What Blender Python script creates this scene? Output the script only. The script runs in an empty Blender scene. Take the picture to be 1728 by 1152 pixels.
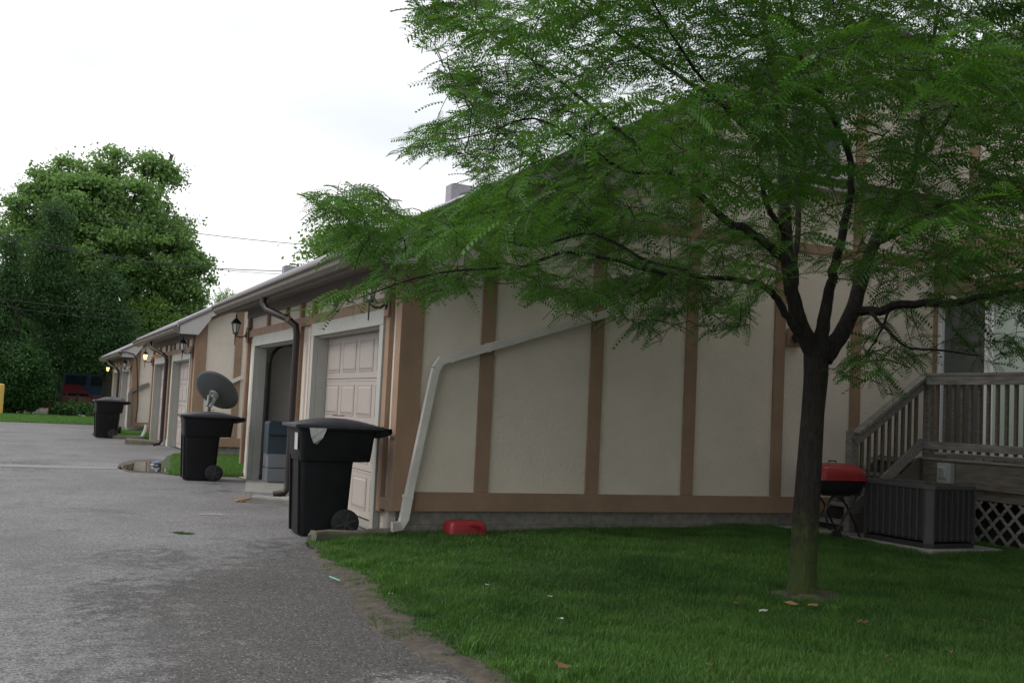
import bpy, math, random
import numpy as np
from mathutils import Vector, Matrix
random.seed(7); RNG = np.random.default_rng(7)
S = bpy.context.scene
COL = S.collection
# ------------------------------------------------------------------ camera
FPX = 1811.2; YAW = 0.428763757; PIT = 0.0641013045; ROL = 0.0477041824; CH = 1.35
_f = Vector((math.sin(YAW)*math.cos(PIT), math.cos(YAW)*math.cos(PIT), math.sin(PIT)))
_r = _f.cross(Vector((0, 0, 1))).normalized(); _u = _r.cross(_f)
_R = _r*math.cos(ROL) + _u*math.sin(ROL); _U = -_r*math.sin(ROL) + _u*math.cos(ROL)
cam = bpy.data.cameras.new("camera"); camo = bpy.data.objects.new("camera", cam); COL.objects.link(camo)
m = Matrix(((_R.x, _U.x, -_f.x, 0), (_R.y, _U.y, -_f.y, 0), (_R.z, _U.z, -_f.z, CH), (0, 0, 0, 1)))
camo.matrix_world = m
cam.sensor_width = 36; cam.lens = FPX/1728*36; cam.clip_start = 0.05; cam.clip_end = 2000
S.camera = camo
# ------------------------------------------------------------------ world (overcast sky), soft sun
SUN_EL = math.radians(48); SUN_AZ = math.radians(-75)      # azimuth from +Y towards +X
w = bpy.data.worlds.new("World"); S.world = w; w.use_nodes = True
nt = w.node_tree; nt.nodes.clear()
out = nt.nodes.new('ShaderNodeOutputWorld'); bg = nt.nodes.new('ShaderNodeBackground')
sky = nt.nodes.new('ShaderNodeTexSky'); sky.sky_type = 'NISHITA'; sky.sun_disc = False
sky.sun_elevation = SUN_EL; sky.sun_rotation = SUN_AZ; sky.air_density = 1.0; sky.dust_density = 4.0
tc = nt.nodes.new('ShaderNodeTexCoord'); mp = nt.nodes.new('ShaderNodeMapping'); mp.inputs['Scale'].default_value = (1, 1, 3.2)
mp.inputs['Location'].default_value = (0.35, 0.1, 0)
nz = nt.nodes.new('ShaderNodeTexNoise'); nz.inputs['Scale'].default_value = 1.6; nz.inputs['Detail'].default_value = 5; nz.inputs['Roughness'].default_value = 0.5
cr = nt.nodes.new('ShaderNodeValToRGB')
cr.color_ramp.elements[0].position = 0.38; cr.color_ramp.elements[0].color = (9.0, 9.4, 9.8, 1)
cr.color_ramp.elements[1].position = 0.6; cr.color_ramp.elements[1].color = (12.0, 12.0, 12.1, 1)
mx = nt.nodes.new('ShaderNodeMixRGB'); mx.inputs['Fac'].default_value = 0.93
L = nt.links.new
L(tc.outputs['Generated'], mp.inputs['Vector']); L(mp.outputs[0], nz.inputs['Vector']); L(nz.outputs['Fac'], cr.inputs['Fac'])
L(sky.outputs[0], mx.inputs['Color1']); L(cr.outputs[0], mx.inputs['Color2']); L(mx.outputs[0], bg.inputs['Color'])
bg.inputs['Strength'].default_value = 0.094
L(bg.outputs[0], out.inputs['Surface'])
sl = bpy.data.lights.new("sun", 'SUN'); sl.energy = 1.5; sl.angle = math.radians(25); sl.color = (1, 0.96, 0.9)
so = bpy.data.objects.new("sun", sl); COL.objects.link(so)
sd = Vector((math.sin(SUN_AZ)*math.cos(SUN_EL), math.cos(SUN_AZ)*math.cos(SUN_EL), math.sin(SUN_EL)))
so.rotation_euler = sd.to_track_quat('Z', 'Y').to_euler()
S.view_settings.view_transform = 'Standard'; S.view_settings.look = 'None'; S.view_settings.exposure = 0.18; S.view_settings.gamma = 1
S.view_settings.use_curve_mapping = False
S.render.engine = 'CYCLES'
try:
    S.cycles.max_bounces = 8; S.cycles.transparent_max_bounces = 8
except Exception: pass

def at(px, py, Y=None, X=None, z=None):
    """point of the place seen at a photo pixel, on the plane Y / X / z = const (used for surveying the place)"""
    d = _R*((px-864)/FPX) - _U*((py-576)/FPX) + _f
    if Y is not None: t = Y/d.y
    elif X is not None: t = X/d.x
    else: t = (z-CH)/d.z
    return Vector((d.x*t, d.y*t, CH+d.z*t))

# ------------------------------------------------------------------ materials
def new_mat(name):
    m = bpy.data.materials.new(name); m.use_nodes = True
    return m, m.node_tree, m.node_tree.nodes['Principled BSDF']
def mat(name, c, rough=0.7, var=0.12, scale=6.0, bump=0.0, bscale=80, metal=0, spec=0.5, stain=0.0, coat=0, sz=1.0):
    """plain painted / plastic / wood surface with uneven tone, dirt and bump"""
    m, nt, b = new_mat(name); L = nt.links.new
    b.inputs['Roughness'].default_value = rough; b.inputs['Metallic'].default_value = metal
    b.inputs['Specular IOR Level'].default_value = spec
    if coat: b.inputs['Coat Weight'].default_value = coat
    tc = nt.nodes.new('ShaderNodeTexCoord'); mp = nt.nodes.new('ShaderNodeMapping'); mp.inputs['Scale'].default_value = (1, 1, sz)
    L(tc.outputs['Object'], mp.inputs[0])
    n = nt.nodes.new('ShaderNodeTexNoise'); n.inputs['Scale'].default_value = scale; n.inputs['Detail'].default_value = 6; n.inputs['Roughness'].default_value = .65
    L(mp.outputs[0], n.inputs['Vector'])
    r = nt.nodes.new('ShaderNodeValToRGB'); r.color_ramp.elements[0].position = .25; r.color_ramp.elements[1].position = .75
    lo = [x*(1-var) for x in c]; hi = [min(1, x*(1+var)) for x in c]
    r.color_ramp.elements[0].color = (*lo, 1); r.color_ramp.elements[1].color = (*hi, 1)
    L(n.outputs['Fac'], r.inputs[0]); col = r.outputs[0]
    if stain:
        n2 = nt.nodes.new('ShaderNodeTexNoise'); n2.inputs['Scale'].default_value = scale*.35; n2.inputs['Detail'].default_value = 8; n2.inputs['Roughness'].default_value = .75
        L(tc.outputs['Object'], n2.inputs['Vector'])
        r2 = nt.nodes.new('ShaderNodeValToRGB'); r2.color_ramp.elements[0].position = .5; r2.color_ramp.elements[1].position = .72
        r2.color_ramp.elements[0].color = (0, 0, 0, 1); r2.color_ramp.elements[1].color = (stain, stain, stain, 1)
        L(n2.outputs['Fac'], r2.inputs[0])
        mm = nt.nodes.new('ShaderNodeMixRGB'); L(r2.outputs[0], mm.inputs[0]); L(col, mm.inputs[1]); mm.inputs[2].default_value = (c[0]*.45, c[1]*.45, c[2]*.42, 1)
        col = mm.outputs[0]
    L(col, b.inputs['Base Color'])
    if bump:
        n3 = nt.nodes.new('ShaderNodeTexNoise'); n3.inputs['Scale'].default_value = bscale; n3.inputs['Detail'].default_value = 3
        L(tc.outputs['Object'], n3.inputs['Vector'])
        bp = nt.nodes.new('ShaderNodeBump'); bp.inputs['Strength'].default_value = bump; bp.inputs['Distance'].default_value = .01
        L(n3.outputs['Fac'], bp.inputs['Height']); L(bp.outputs[0], b.inputs['Normal'])
    return m
M = {}
M['stucco'] = mat('cream_stucco', (.64, .575, .50), .9, .08, 1.2, 1.0, 50, stain=.2)
M['trim'] = mat('brown_trim', (.27, .178, .118), .8, .16, 3.5, .3, 90, stain=.3)
M['casing'] = mat('casing_paint', (.36, .36, .33), .7, .08, 3, .1, 100, stain=.25)
M['door'] = mat('door_paint', (.36, .315, .285), .6, .04, 3, .05, 200, stain=.08)
M['gutter'] = mat('gutter_paint', (.135, .118, .10), .6, .12, 5, .03, 60, stain=.4, spec=.3)
M['soffit'] = mat('soffit_paint', (.17, .15, .132), .8, .08, 5, .05, 60)
M['fascia'] = mat('fascia_paint', (.42, .41, .40), .6, .08, 3, .05, 60, stain=.2)
M['brownpipe'] = mat('brown_pipe', (.016, .008, .007), .5, .2, 6, .05, 50)
M['whitepipe'] = mat('white_pipe', (.62, .60, .56), .4, .06, 4, .03, 60, stain=.35)
M['shingle'] = mat('lilac_shingle', (.30, .29, .33), .85, .12, 9, .4, 30)
M['black'] = mat('black_metal', (.012, .012, .013), .4, .2, 20)
M['bin'] = mat('bin_plastic', (.006, .0065, .008), .55, .5, 5, .15, 260, stain=.0, spec=.22)
M['binlid'] = mat('bin_lid_plastic', (.028, .029, .036), .5, .3, 9, .1, 200, spec=.45)
M['tyre'] = mat('tyre_rubber', (.008, .008, .008), .7, .2, 20)
M['glassy'] = mat('lantern_glass', (.55, .55, .52), .15, .1, 10)
M['red'] = mat('red_enamel', (.26, .009, .014), .3, .15, 4, 0, coat=.3, stain=.12)
M['redplastic'] = mat('red_plastic', (.27, .015, .022), .5, .2, 8, .08, 60, stain=.35)
M['conc'] = mat('concrete', (.27, .26, .24), .9, .2, 7, .5, 60, stain=.4)
M['concd'] = mat('mossy_concrete', (.14, .135, .10), .95, .3, 9, .6, 50, stain=.5)
M['ac'] = mat('ac_paint', (.055, .055, .056), .6, .12, 5, .03, 60)
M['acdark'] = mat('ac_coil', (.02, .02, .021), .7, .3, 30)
M['white'] = mat('white_vinyl', (.72, .72, .73), .4, .04, 4)
M['paper'] = mat('paper', (.42, .42, .41), .8, .15, 30)
M['blue'] = mat('blue_plastic', (.035, .058, .080), .5, .15, 5)
M['palegrey'] = mat('pale_grey_plastic', (.20, .215, .235), .6, .1, 5)
M['inner'] = mat('garage_drywall', (.62, .60, .57), .9, .1, 2, .1, 40)
M['dish'] = mat('dish_grey', (.07, .075, .078), .55, .12, 4)
M['jbox'] = mat('box_grey', (.26, .29, .28), .5, .1, 10)
M['deadleaf'] = mat('dead_leaf', (.15, .075, .04), .9, .5, 60)
M['wire'] = mat('cable', (.02, .02, .022), .7)
M['carred'] = mat('car_paint_red', (.09, .006, .009), .3, .05, 3, coat=.5)
M['carblue'] = mat('car_paint_blue', (.012, .03, .06), .25, .05, 3, coat=.5)
M['carglass'] = mat('car_glass', (.01, .014, .016), .08, .05, 3)
M['yellow'] = mat('yellow_post_paint', (.55, .36, .08), .6, .12, 6)
M['pole'] = mat('pole_wood', (.09, .065, .045), .9, .3, 4, .3, 30)
M['copper'] = mat('splinter_wood', (.30, .17, .085), .8, .2, 20)
M['green'] = mat('green_straw', (.12, .45, .33), .4)
M['canblue'] = mat('can_blue', (.22, .27, .40), .3, .3, 30, metal=.3)
M['streak'] = mat('streak_grey', (.18, .175, .185), .6, .2, 4, .2, 40)
M['dirt'] = mat('bare_dirt', (.080, .066, .054), .97, .55, 9, 1.0, 30, stain=.6)

def wood_mat(name, c, moss=.3):
    m, nt, b = new_mat(name); L = nt.links.new; b.inputs['Roughness'].default_value = .85
    tc = nt.nodes.new('ShaderNodeTexCoord'); n = nt.nodes.new('ShaderNodeTexNoise'); n.inputs['Scale'].default_value = 3; n.inputs['Detail'].default_value = 8
    mp = nt.nodes.new('ShaderNodeMapping'); mp.inputs['Scale'].default_value = (16, 1.5, 12)
    L(tc.outputs['Object'], mp.inputs[0]); L(mp.outputs[0], n.inputs['Vector'])
    r = nt.nodes.new('ShaderNodeValToRGB'); r.color_ramp.elements[0].position = .3; r.color_ramp.elements[1].position = .75
    r.color_ramp.elements[0].color = (c[0]*.6, c[1]*.6, c[2]*.6, 1); r.color_ramp.elements[1].color = (c[0]*1.35, c[1]*1.35, c[2]*1.35, 1)
    L(n.outputs['Fac'], r.inputs[0])
    n2 = nt.nodes.new('ShaderNodeTexNoise'); n2.inputs['Scale'].default_value = 2.2; n2.inputs['Detail'].default_value = 6; L(tc.outputs['Object'], n2.inputs['Vector'])
    r2 = nt.nodes.new('ShaderNodeValToRGB'); r2.color_ramp.elements[0].position = .5; r2.color_ramp.elements[1].position = .7
    r2.color_ramp.elements[0].color = (0, 0, 0, 1); r2.color_ramp.elements[1].color = (moss, moss, moss, 1); L(n2.outputs['Fac'], r2.inputs[0])
    mm = nt.nodes.new('ShaderNodeMixRGB'); L(r2.outputs[0], mm.inputs[0]); L(r.outputs[0], mm.inputs[1]); mm.inputs[2].default_value = (.075, .09, .035, 1)
    L(mm.outputs[0], b.inputs['Base Color'])
    bp = nt.nodes.new('ShaderNodeBump'); bp.inputs['Strength'].default_value = .4; bp.inputs['Distance'].default_value = .01; L(n.outputs['Fac'], bp.inputs['Height']); L(bp.outputs[0], b.inputs['Normal'])
    return m
M['deck'] = wood_mat('weathered_deck_wood', (.185, .175, .165), .5)
M['deckd'] = wood_mat('dark_weathered_wood', (.115, .10, .085), .6)

def block_mat():
    m, nt, b = new_mat('concrete_block'); L = nt.links.new; b.inputs['Roughness'].default_value = .92
    tc = nt.nodes.new('ShaderNodeTexCoord'); mp = nt.nodes.new('ShaderNodeMapping'); mp.inputs['Rotation'].default_value = (math.radians(90), 0, 0)
    sp = nt.nodes.new('ShaderNodeSeparateXYZ'); L(tc.outputs['Object'], sp.inputs[0])
    ad = nt.nodes.new('ShaderNodeMath'); ad.operation = 'ADD'; L(sp.outputs['X'], ad.inputs[0]); L(sp.outputs['Y'], ad.inputs[1])
    cb = nt.nodes.new('ShaderNodeCombineXYZ'); L(ad.outputs[0], cb.inputs['X'])
    a2 = nt.nodes.new('ShaderNodeMath'); a2.operation = 'ADD'; a2.inputs[1].default_value = .09; L(sp.outputs['Z'], a2.inputs[0]); L(a2.outputs[0], cb.inputs['Y'])
    br = nt.nodes.new('ShaderNodeTexBrick'); br.inputs['Scale'].default_value = 1; br.inputs['Brick Width'].default_value = .41; br.inputs['Row Height'].default_value = .205
    br.inputs['Mortar Size'].default_value = .006; br.inputs['Color1'].default_value = (.22, .21, .185, 1); br.inputs['Color2'].default_value = (.195, .185, .165, 1); br.inputs['Mortar'].default_value = (.175, .165, .15, 1)
    L(cb.outputs[0], br.inputs['Vector'])
    n = nt.nodes.new('ShaderNodeTexNoise'); n.inputs['Scale'].default_value = 12; n.inputs['Detail'].default_value = 8; L(tc.outputs['Object'], n.inputs['Vector'])
    mm = nt.nodes.new('ShaderNodeMixRGB'); mm.blend_type = 'OVERLAY'; mm.inputs[0].default_value = .6; L(br.outputs['Color'], mm.inputs[1]); L(n.outputs['Fac'], mm.inputs[2]); L(mm.outputs[0], b.inputs['Base Color'])
    n3 = nt.nodes.new('ShaderNodeTexNoise'); n3.inputs['Scale'].default_value = 70; L(tc.outputs['Object'], n3.inputs['Vector'])
    s = nt.nodes.new('ShaderNodeMath'); s.operation = 'SUBTRACT'; L(n3.outputs['Fac'], s.inputs[0]); L(br.outputs['Fac'], s.inputs[1])
    bp = nt.nodes.new('ShaderNodeBump'); bp.inputs['Strength'].default_value = .6; bp.inputs['Distance'].default_value = .008; L(s.outputs[0], bp.inputs['Height']); L(bp.outputs[0], b.inputs['Normal'])
    return m
M['block'] = block_mat()

def ramp(nt, src, p0, c0, p1, c1):
    r = nt.nodes.new('ShaderNodeValToRGB'); r.color_ramp.elements[0].position = p0; r.color_ramp.elements[1].position = p1
    r.color_ramp.elements[0].color = (*c0, 1) if len(c0) == 3 else c0; r.color_ramp.elements[1].color = (*c1, 1) if len(c1) == 3 else c1
    nt.links.new(src, r.inputs[0]); return r.outputs[0]
def g3(v): return (v, v, v)
def noise(nt, vec, scale, det=5, rough=.55, dist=0):
    n = nt.nodes.new('ShaderNodeTexNoise'); n.inputs['Scale'].default_value = scale; n.inputs['Detail'].default_value = det; n.inputs['Roughness'].default_value = rough
    n.inputs['Distortion'].default_value = dist; nt.links.new(vec, n.inputs['Vector']); return n.outputs['Fac']
def mathn(nt, op, a, b):
    n = nt.nodes.new('ShaderNodeMath'); n.operation = op
    for i, v in enumerate((a, b)):
        if isinstance(v, (int, float)): n.inputs[i].default_value = v
        elif v is not None: nt.links.new(v, n.inputs[i])
    return n.outputs[0]
def mixc(nt, f, a, b, mode='MIX'):
    n = nt.nodes.new('ShaderNodeMixRGB'); n.blend_type = mode
    for i, v in enumerate((f, a, b)):
        if isinstance(v, (int, float)): n.inputs[i].default_value = v
        elif isinstance(v, tuple): n.inputs[i].default_value = (*v, 1)
        else: nt.links.new(v, n.inputs[i])
    return n.outputs[0]

def asphalt_mat():
    m, nt, b = new_mat('asphalt'); L = nt.links.new
    tc = nt.nodes.new('ShaderNodeTexCoord'); o = tc.outputs['Object']
    sp = nt.nodes.new('ShaderNodeSeparateXYZ'); L(o, sp.inputs[0])
    big = noise(nt, o, .55, 6, .6, .4); mid = noise(nt, o, 2.6, 8, .7, .3); fine = noise(nt, o, 40, 4, .6)
    # newer, darker asphalt lies towards the lawn; the old one is bleached: boundary wanders with the noise
    edge = mathn(nt, 'ADD', sp.outputs['X'], mathn(nt, 'MULTIPLY', mathn(nt, 'SUBTRACT', mid, .5), 2.2))
    edge = mathn(nt, 'ADD', edge, mathn(nt, 'MULTIPLY', mathn(nt, 'SUBTRACT', big, .5), 2.4))
    edge = mathn(nt, 'SUBTRACT', edge, mathn(nt, 'MULTIPLY', mathn(nt, 'MAXIMUM', mathn(nt, 'SUBTRACT', sp.outputs['Y'], 7.6), 0), .75))
    hfn = noise(nt, o, 5, 10, .82, .3); new = ramp(nt, mathn(nt, 'ADD', edge, mathn(nt, 'MULTIPLY', mathn(nt, 'SUBTRACT', hfn, .5), 4.0)), .2, g3(0), .9, g3(1))
    old = mixc(nt, ramp(nt, big, .35, g3(0), .7, g3(1)), (.122, .119, .122), (.172, .169, .172))
    c = mixc(nt, new, old, (.066, .062, .061))
    def blot(cx, cy, rx, ry):
        a = mathn(nt, 'DIVIDE', mathn(nt, 'SUBTRACT', sp.outputs['X'], cx), rx); b2 = mathn(nt, 'DIVIDE', mathn(nt, 'SUBTRACT', sp.outputs['Y'], cy), ry)
        d = mathn(nt, 'ADD', mathn(nt, 'MULTIPLY', a, a), mathn(nt, 'MULTIPLY', b2, b2))
        f = mathn(nt, 'ADD', mathn(nt, 'SUBTRACT', 1.0, d), mathn(nt, 'MULTIPLY', mathn(nt, 'SUBTRACT', hfn, .5), 13.0)); return ramp(nt, f, .3, g3(0), .9, g3(.7))
    for q in ((1.15, 9.35, .55, .75), (.62, 7.6, .30, .75), (1.5, 7.9, .8, .5), (.3, 20.5, .6, 1.6), (2.3, 9.9, .35, .45), (-.9, 15.5, .5, 2.5)):
        c = mixc(nt, blot(*q), c, (.045, .044, .046))
    c = mixc(nt, blot(1.8, 5.05, .28, .20), c, (.20, .195, .19))
    # damp stains
    st = ramp(nt, noise(nt, o, .9, 9, .72, .8), .53, g3(0), .63, g3(.7))
    c = mixc(nt, st, c, (.05, .05, .054))
    # aggregate
    v = nt.nodes.new('ShaderNodeTexVoronoi'); v.inputs['Scale'].default_value = 95; L(o, v.inputs['Vector'])
    cs = nt.nodes.new('ShaderNodeSeparateColor'); L(v.outputs['Color'], cs.inputs[0])
    agg = ramp(nt, cs.outputs[0], .1, g3(.5), .9, g3(1.6)); c = mixc(nt, 1.0, c, agg, 'MULTIPLY')
    v2 = nt.nodes.new('ShaderNodeTexVoronoi'); v2.inputs['Scale'].default_value = 62; L(o, v2.inputs['Vector'])
    cs2 = nt.nodes.new('ShaderNodeSeparateColor'); L(v2.outputs['Color'], cs2.inputs[0])
    peb = mathn(nt, 'MULTIPLY', mathn(nt, 'GREATER_THAN', cs2.outputs[1], .86), mathn(nt, 'LESS_THAN', v2.outputs['Distance'], .30))
    c = mixc(nt, mathn(nt, 'MULTIPLY', peb, .8), c, (.38, .36, .33))
    # hairline cracks
    vc = nt.nodes.new('ShaderNodeTexVoronoi'); vc.feature = 'DISTANCE_TO_EDGE'; vc.inputs['Scale'].default_value = .35
    wv = nt.nodes.new('ShaderNodeVectorMath'); wv.operation = 'ADD'; L(o, wv.inputs[0])
    nn = nt.nodes.new('ShaderNodeTexNoise'); nn.inputs['Scale'].default_value = 1.5; nn.inputs['Detail'].default_value = 6; L(o, nn.inputs['Vector']); L(nn.outputs['Color'], wv.inputs[1]); L(wv.outputs[0], vc.inputs['Vector'])
    ck = mathn(nt, 'LESS_THAN', vc.outputs['Distance'], .006); c = mixc(nt, mathn(nt, 'MULTIPLY', ck, .22), c, (.03, .03, .03))
    L(c, b.inputs['Base Color'])
    L(mixc(nt, st, g3(.82), g3(.5)), b.inputs['Roughness'])
    h = mathn(nt, 'ADD', mathn(nt, 'MULTIPLY', cs.outputs[0], .5), fine)
    bp = nt.nodes.new('ShaderNodeBump'); bp.inputs['Strength'].default_value = .55; bp.inputs['Distance'].default_value = .008; L(h, bp.inputs['Height']); L(bp.outputs[0], b.inputs['Normal'])
    return m
M['asphalt'] = asphalt_mat()
def soil_mat(name, c1, c2, sc=3):
    m, nt, b = new_mat(name); L = nt.links.new; b.inputs['Roughness'].default_value = .95
    tc = nt.nodes.new('ShaderNodeTexCoord'); o = tc.outputs['Object']
    c = mixc(nt, ramp(nt, noise(nt, o, sc, 8, .65), .35, g3(0), .65, g3(1)), c1, c2)
    c = mixc(nt, 1.0, c, ramp(nt, noise(nt, o, 60, 3), .3, g3(.6), .7, g3(1.35)), 'MULTIPLY')
    L(c, b.inputs['Base Color'])
    bp = nt.nodes.new('ShaderNodeBump'); bp.inputs['Strength'].default_value = .7; bp.inputs['Distance'].default_value = .02; L(noise(nt, o, 35, 5), bp.inputs['Height']); L(bp.outputs[0], b.inputs['Normal'])
    return m
M['ground'] = soil_mat('soil', (.05, .04, .03), (.09, .075, .055), 1)
M['turf'] = soil_mat('turf_soil', (.028, .05, .014), (.045, .075, .02), 2)
M['farturf'] = soil_mat('far_turf', (.045, .095, .025), (.075, .13, .04), .8)

def leaf_mat(name, c1, c2, rough=.45, trans=.35, scale=1.2):
    m = bpy.data.materials.new(name); m.use_nodes = True; nt = m.node_tree; b = nt.nodes['Principled BSDF']; L = nt.links.new
    o = nt.nodes['Material Output']; tc = nt.nodes.new('ShaderNodeTexCoord')
    a = nt.nodes.new('ShaderNodeAttribute'); a.attribute_name = 'shade'
    f = mathn(nt, 'ADD', mathn(nt, 'MULTIPLY', a.outputs['Fac'], .6), mathn(nt, 'MULTIPLY', noise(nt, tc.outputs['Object'], scale, 4), .4))
    c = mixc(nt, ramp(nt, f, .2, g3(0), .8, g3(1)), c1, c2)
    L(c, b.inputs['Base Color']); b.inputs['Roughness'].default_value = rough; b.inputs['Specular IOR Level'].default_value = .32
    t = nt.nodes.new('ShaderNodeBsdfTranslucent'); L(mixc(nt, .5, c, (.16, .34, .03)), t.inputs['Color'])
    ms = nt.nodes.new('ShaderNodeMixShader'); ms.inputs[0].default_value = trans; L(b.outputs[0], ms.inputs[1]); L(t.outputs[0], ms.inputs[2]); L(ms.outputs[0], o.inputs['Surface'])
    return m
M['locust'] = leaf_mat('locust_leaf', (.008, .045, .008), (.078, .20, .027), .34, .36)
M['leaf_big'] = leaf_mat('broad_leaf', (.10, .19, .06), (.24, .38, .13), .5, .45, .3)
M['leaf_light'] = leaf_mat('light_leaf', (.10, .20, .035), (.18, .30, .07), .5, .35, .4)
M['leaf_dark'] = leaf_mat('conifer_needle', (.022, .066, .022), (.062, .13, .045), .65, .2, .3)
M['leaf_bush'] = leaf_mat('bush_leaf', (.022, .065, .018), (.045, .115, .030), .55, .2, .6)
M['grass'] = leaf_mat('grass_blade', (.020, .070, .015), (.10, .215, .042), .5, .3, .9)
M['grassdry'] = leaf_mat('grass_dry', (.10, .12, .04), (.17, .16, .07), .6, .3, .9)

def bark_mat(moss=.8):
    m, nt, b = new_mat('bark'); L = nt.links.new; b.inputs['Roughness'].default_value = .95
    tc = nt.nodes.new('ShaderNodeTexCoord'); mp = nt.nodes.new('ShaderNodeMapping'); mp.inputs['Scale'].default_value = (1, 1, .22); L(tc.outputs['Object'], mp.inputs[0])
    o = tc.outputs['Object']; h = noise(nt, mp.outputs[0], 38, 8, .7, .6)
    c = mixc(nt, ramp(nt, h, .35, g3(0), .65, g3(1)), (.008, .0065, .005), (.045, .036, .029))
    sp = nt.nodes.new('ShaderNodeSeparateXYZ'); L(o, sp.inputs[0])
    low = ramp(nt, sp.outputs['Z'], .25, g3(1), 1.0, g3(0))
    mo = ramp(nt, mathn(nt, 'MULTIPLY', noise(nt, o, 9, 8, .75), mathn(nt, 'ADD', low, .35)), .38, g3(0), .62, g3(moss))
    c = mixc(nt, mo, c, (.07, .105, .02)); L(c, b.inputs['Base Color'])
    bp = nt.nodes.new('ShaderNodeBump'); bp.inputs['Strength'].default_value = 1; bp.inputs['Distance'].default_value = .06; L(h, bp.inputs['Height']); L(bp.outputs[0], b.inputs['Normal'])
    return m
M['bark'] = bark_mat()
M['twig'] = mat('twig_bark', (.035, .024, .018), .9, .3, 20)
def lit_mat():
    m, nt, b = new_mat('lit_lantern_glass'); b.inputs['Base Color'].default_value = (.9, .6, .3, 1)
    b.inputs['Emission Color'].default_value = (1, .52, .16, 1); b.inputs['Emission Strength'].default_value = 4
    return m
M['lit'] = lit_mat()
def glass_mat(name, c, rough=.05):
    m, nt, b = new_mat(name); b.inputs['Base Color'].default_value = (*c, 1); b.inputs['Roughness'].default_value = rough; b.inputs['Specular IOR Level'].default_value = .8
    return m
M['glassdark'] = glass_mat('dark_door_glass', (.085, .095, .095), .08)
M['glasslight'] = glass_mat('curtained_door_glass', (.40, .48, .43), .15)
M['winglass'] = glass_mat('window_glass', (.06, .075, .075), .05)
def water_mat():
    m, nt, b = new_mat('puddle_water'); b.inputs['Base Color'].default_value = (.03, .028, .024, 1); b.inputs['Roughness'].default_value = .03; b.inputs['Specular IOR Level'].default_value = .9
    return m
M['water'] = water_mat()

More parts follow.
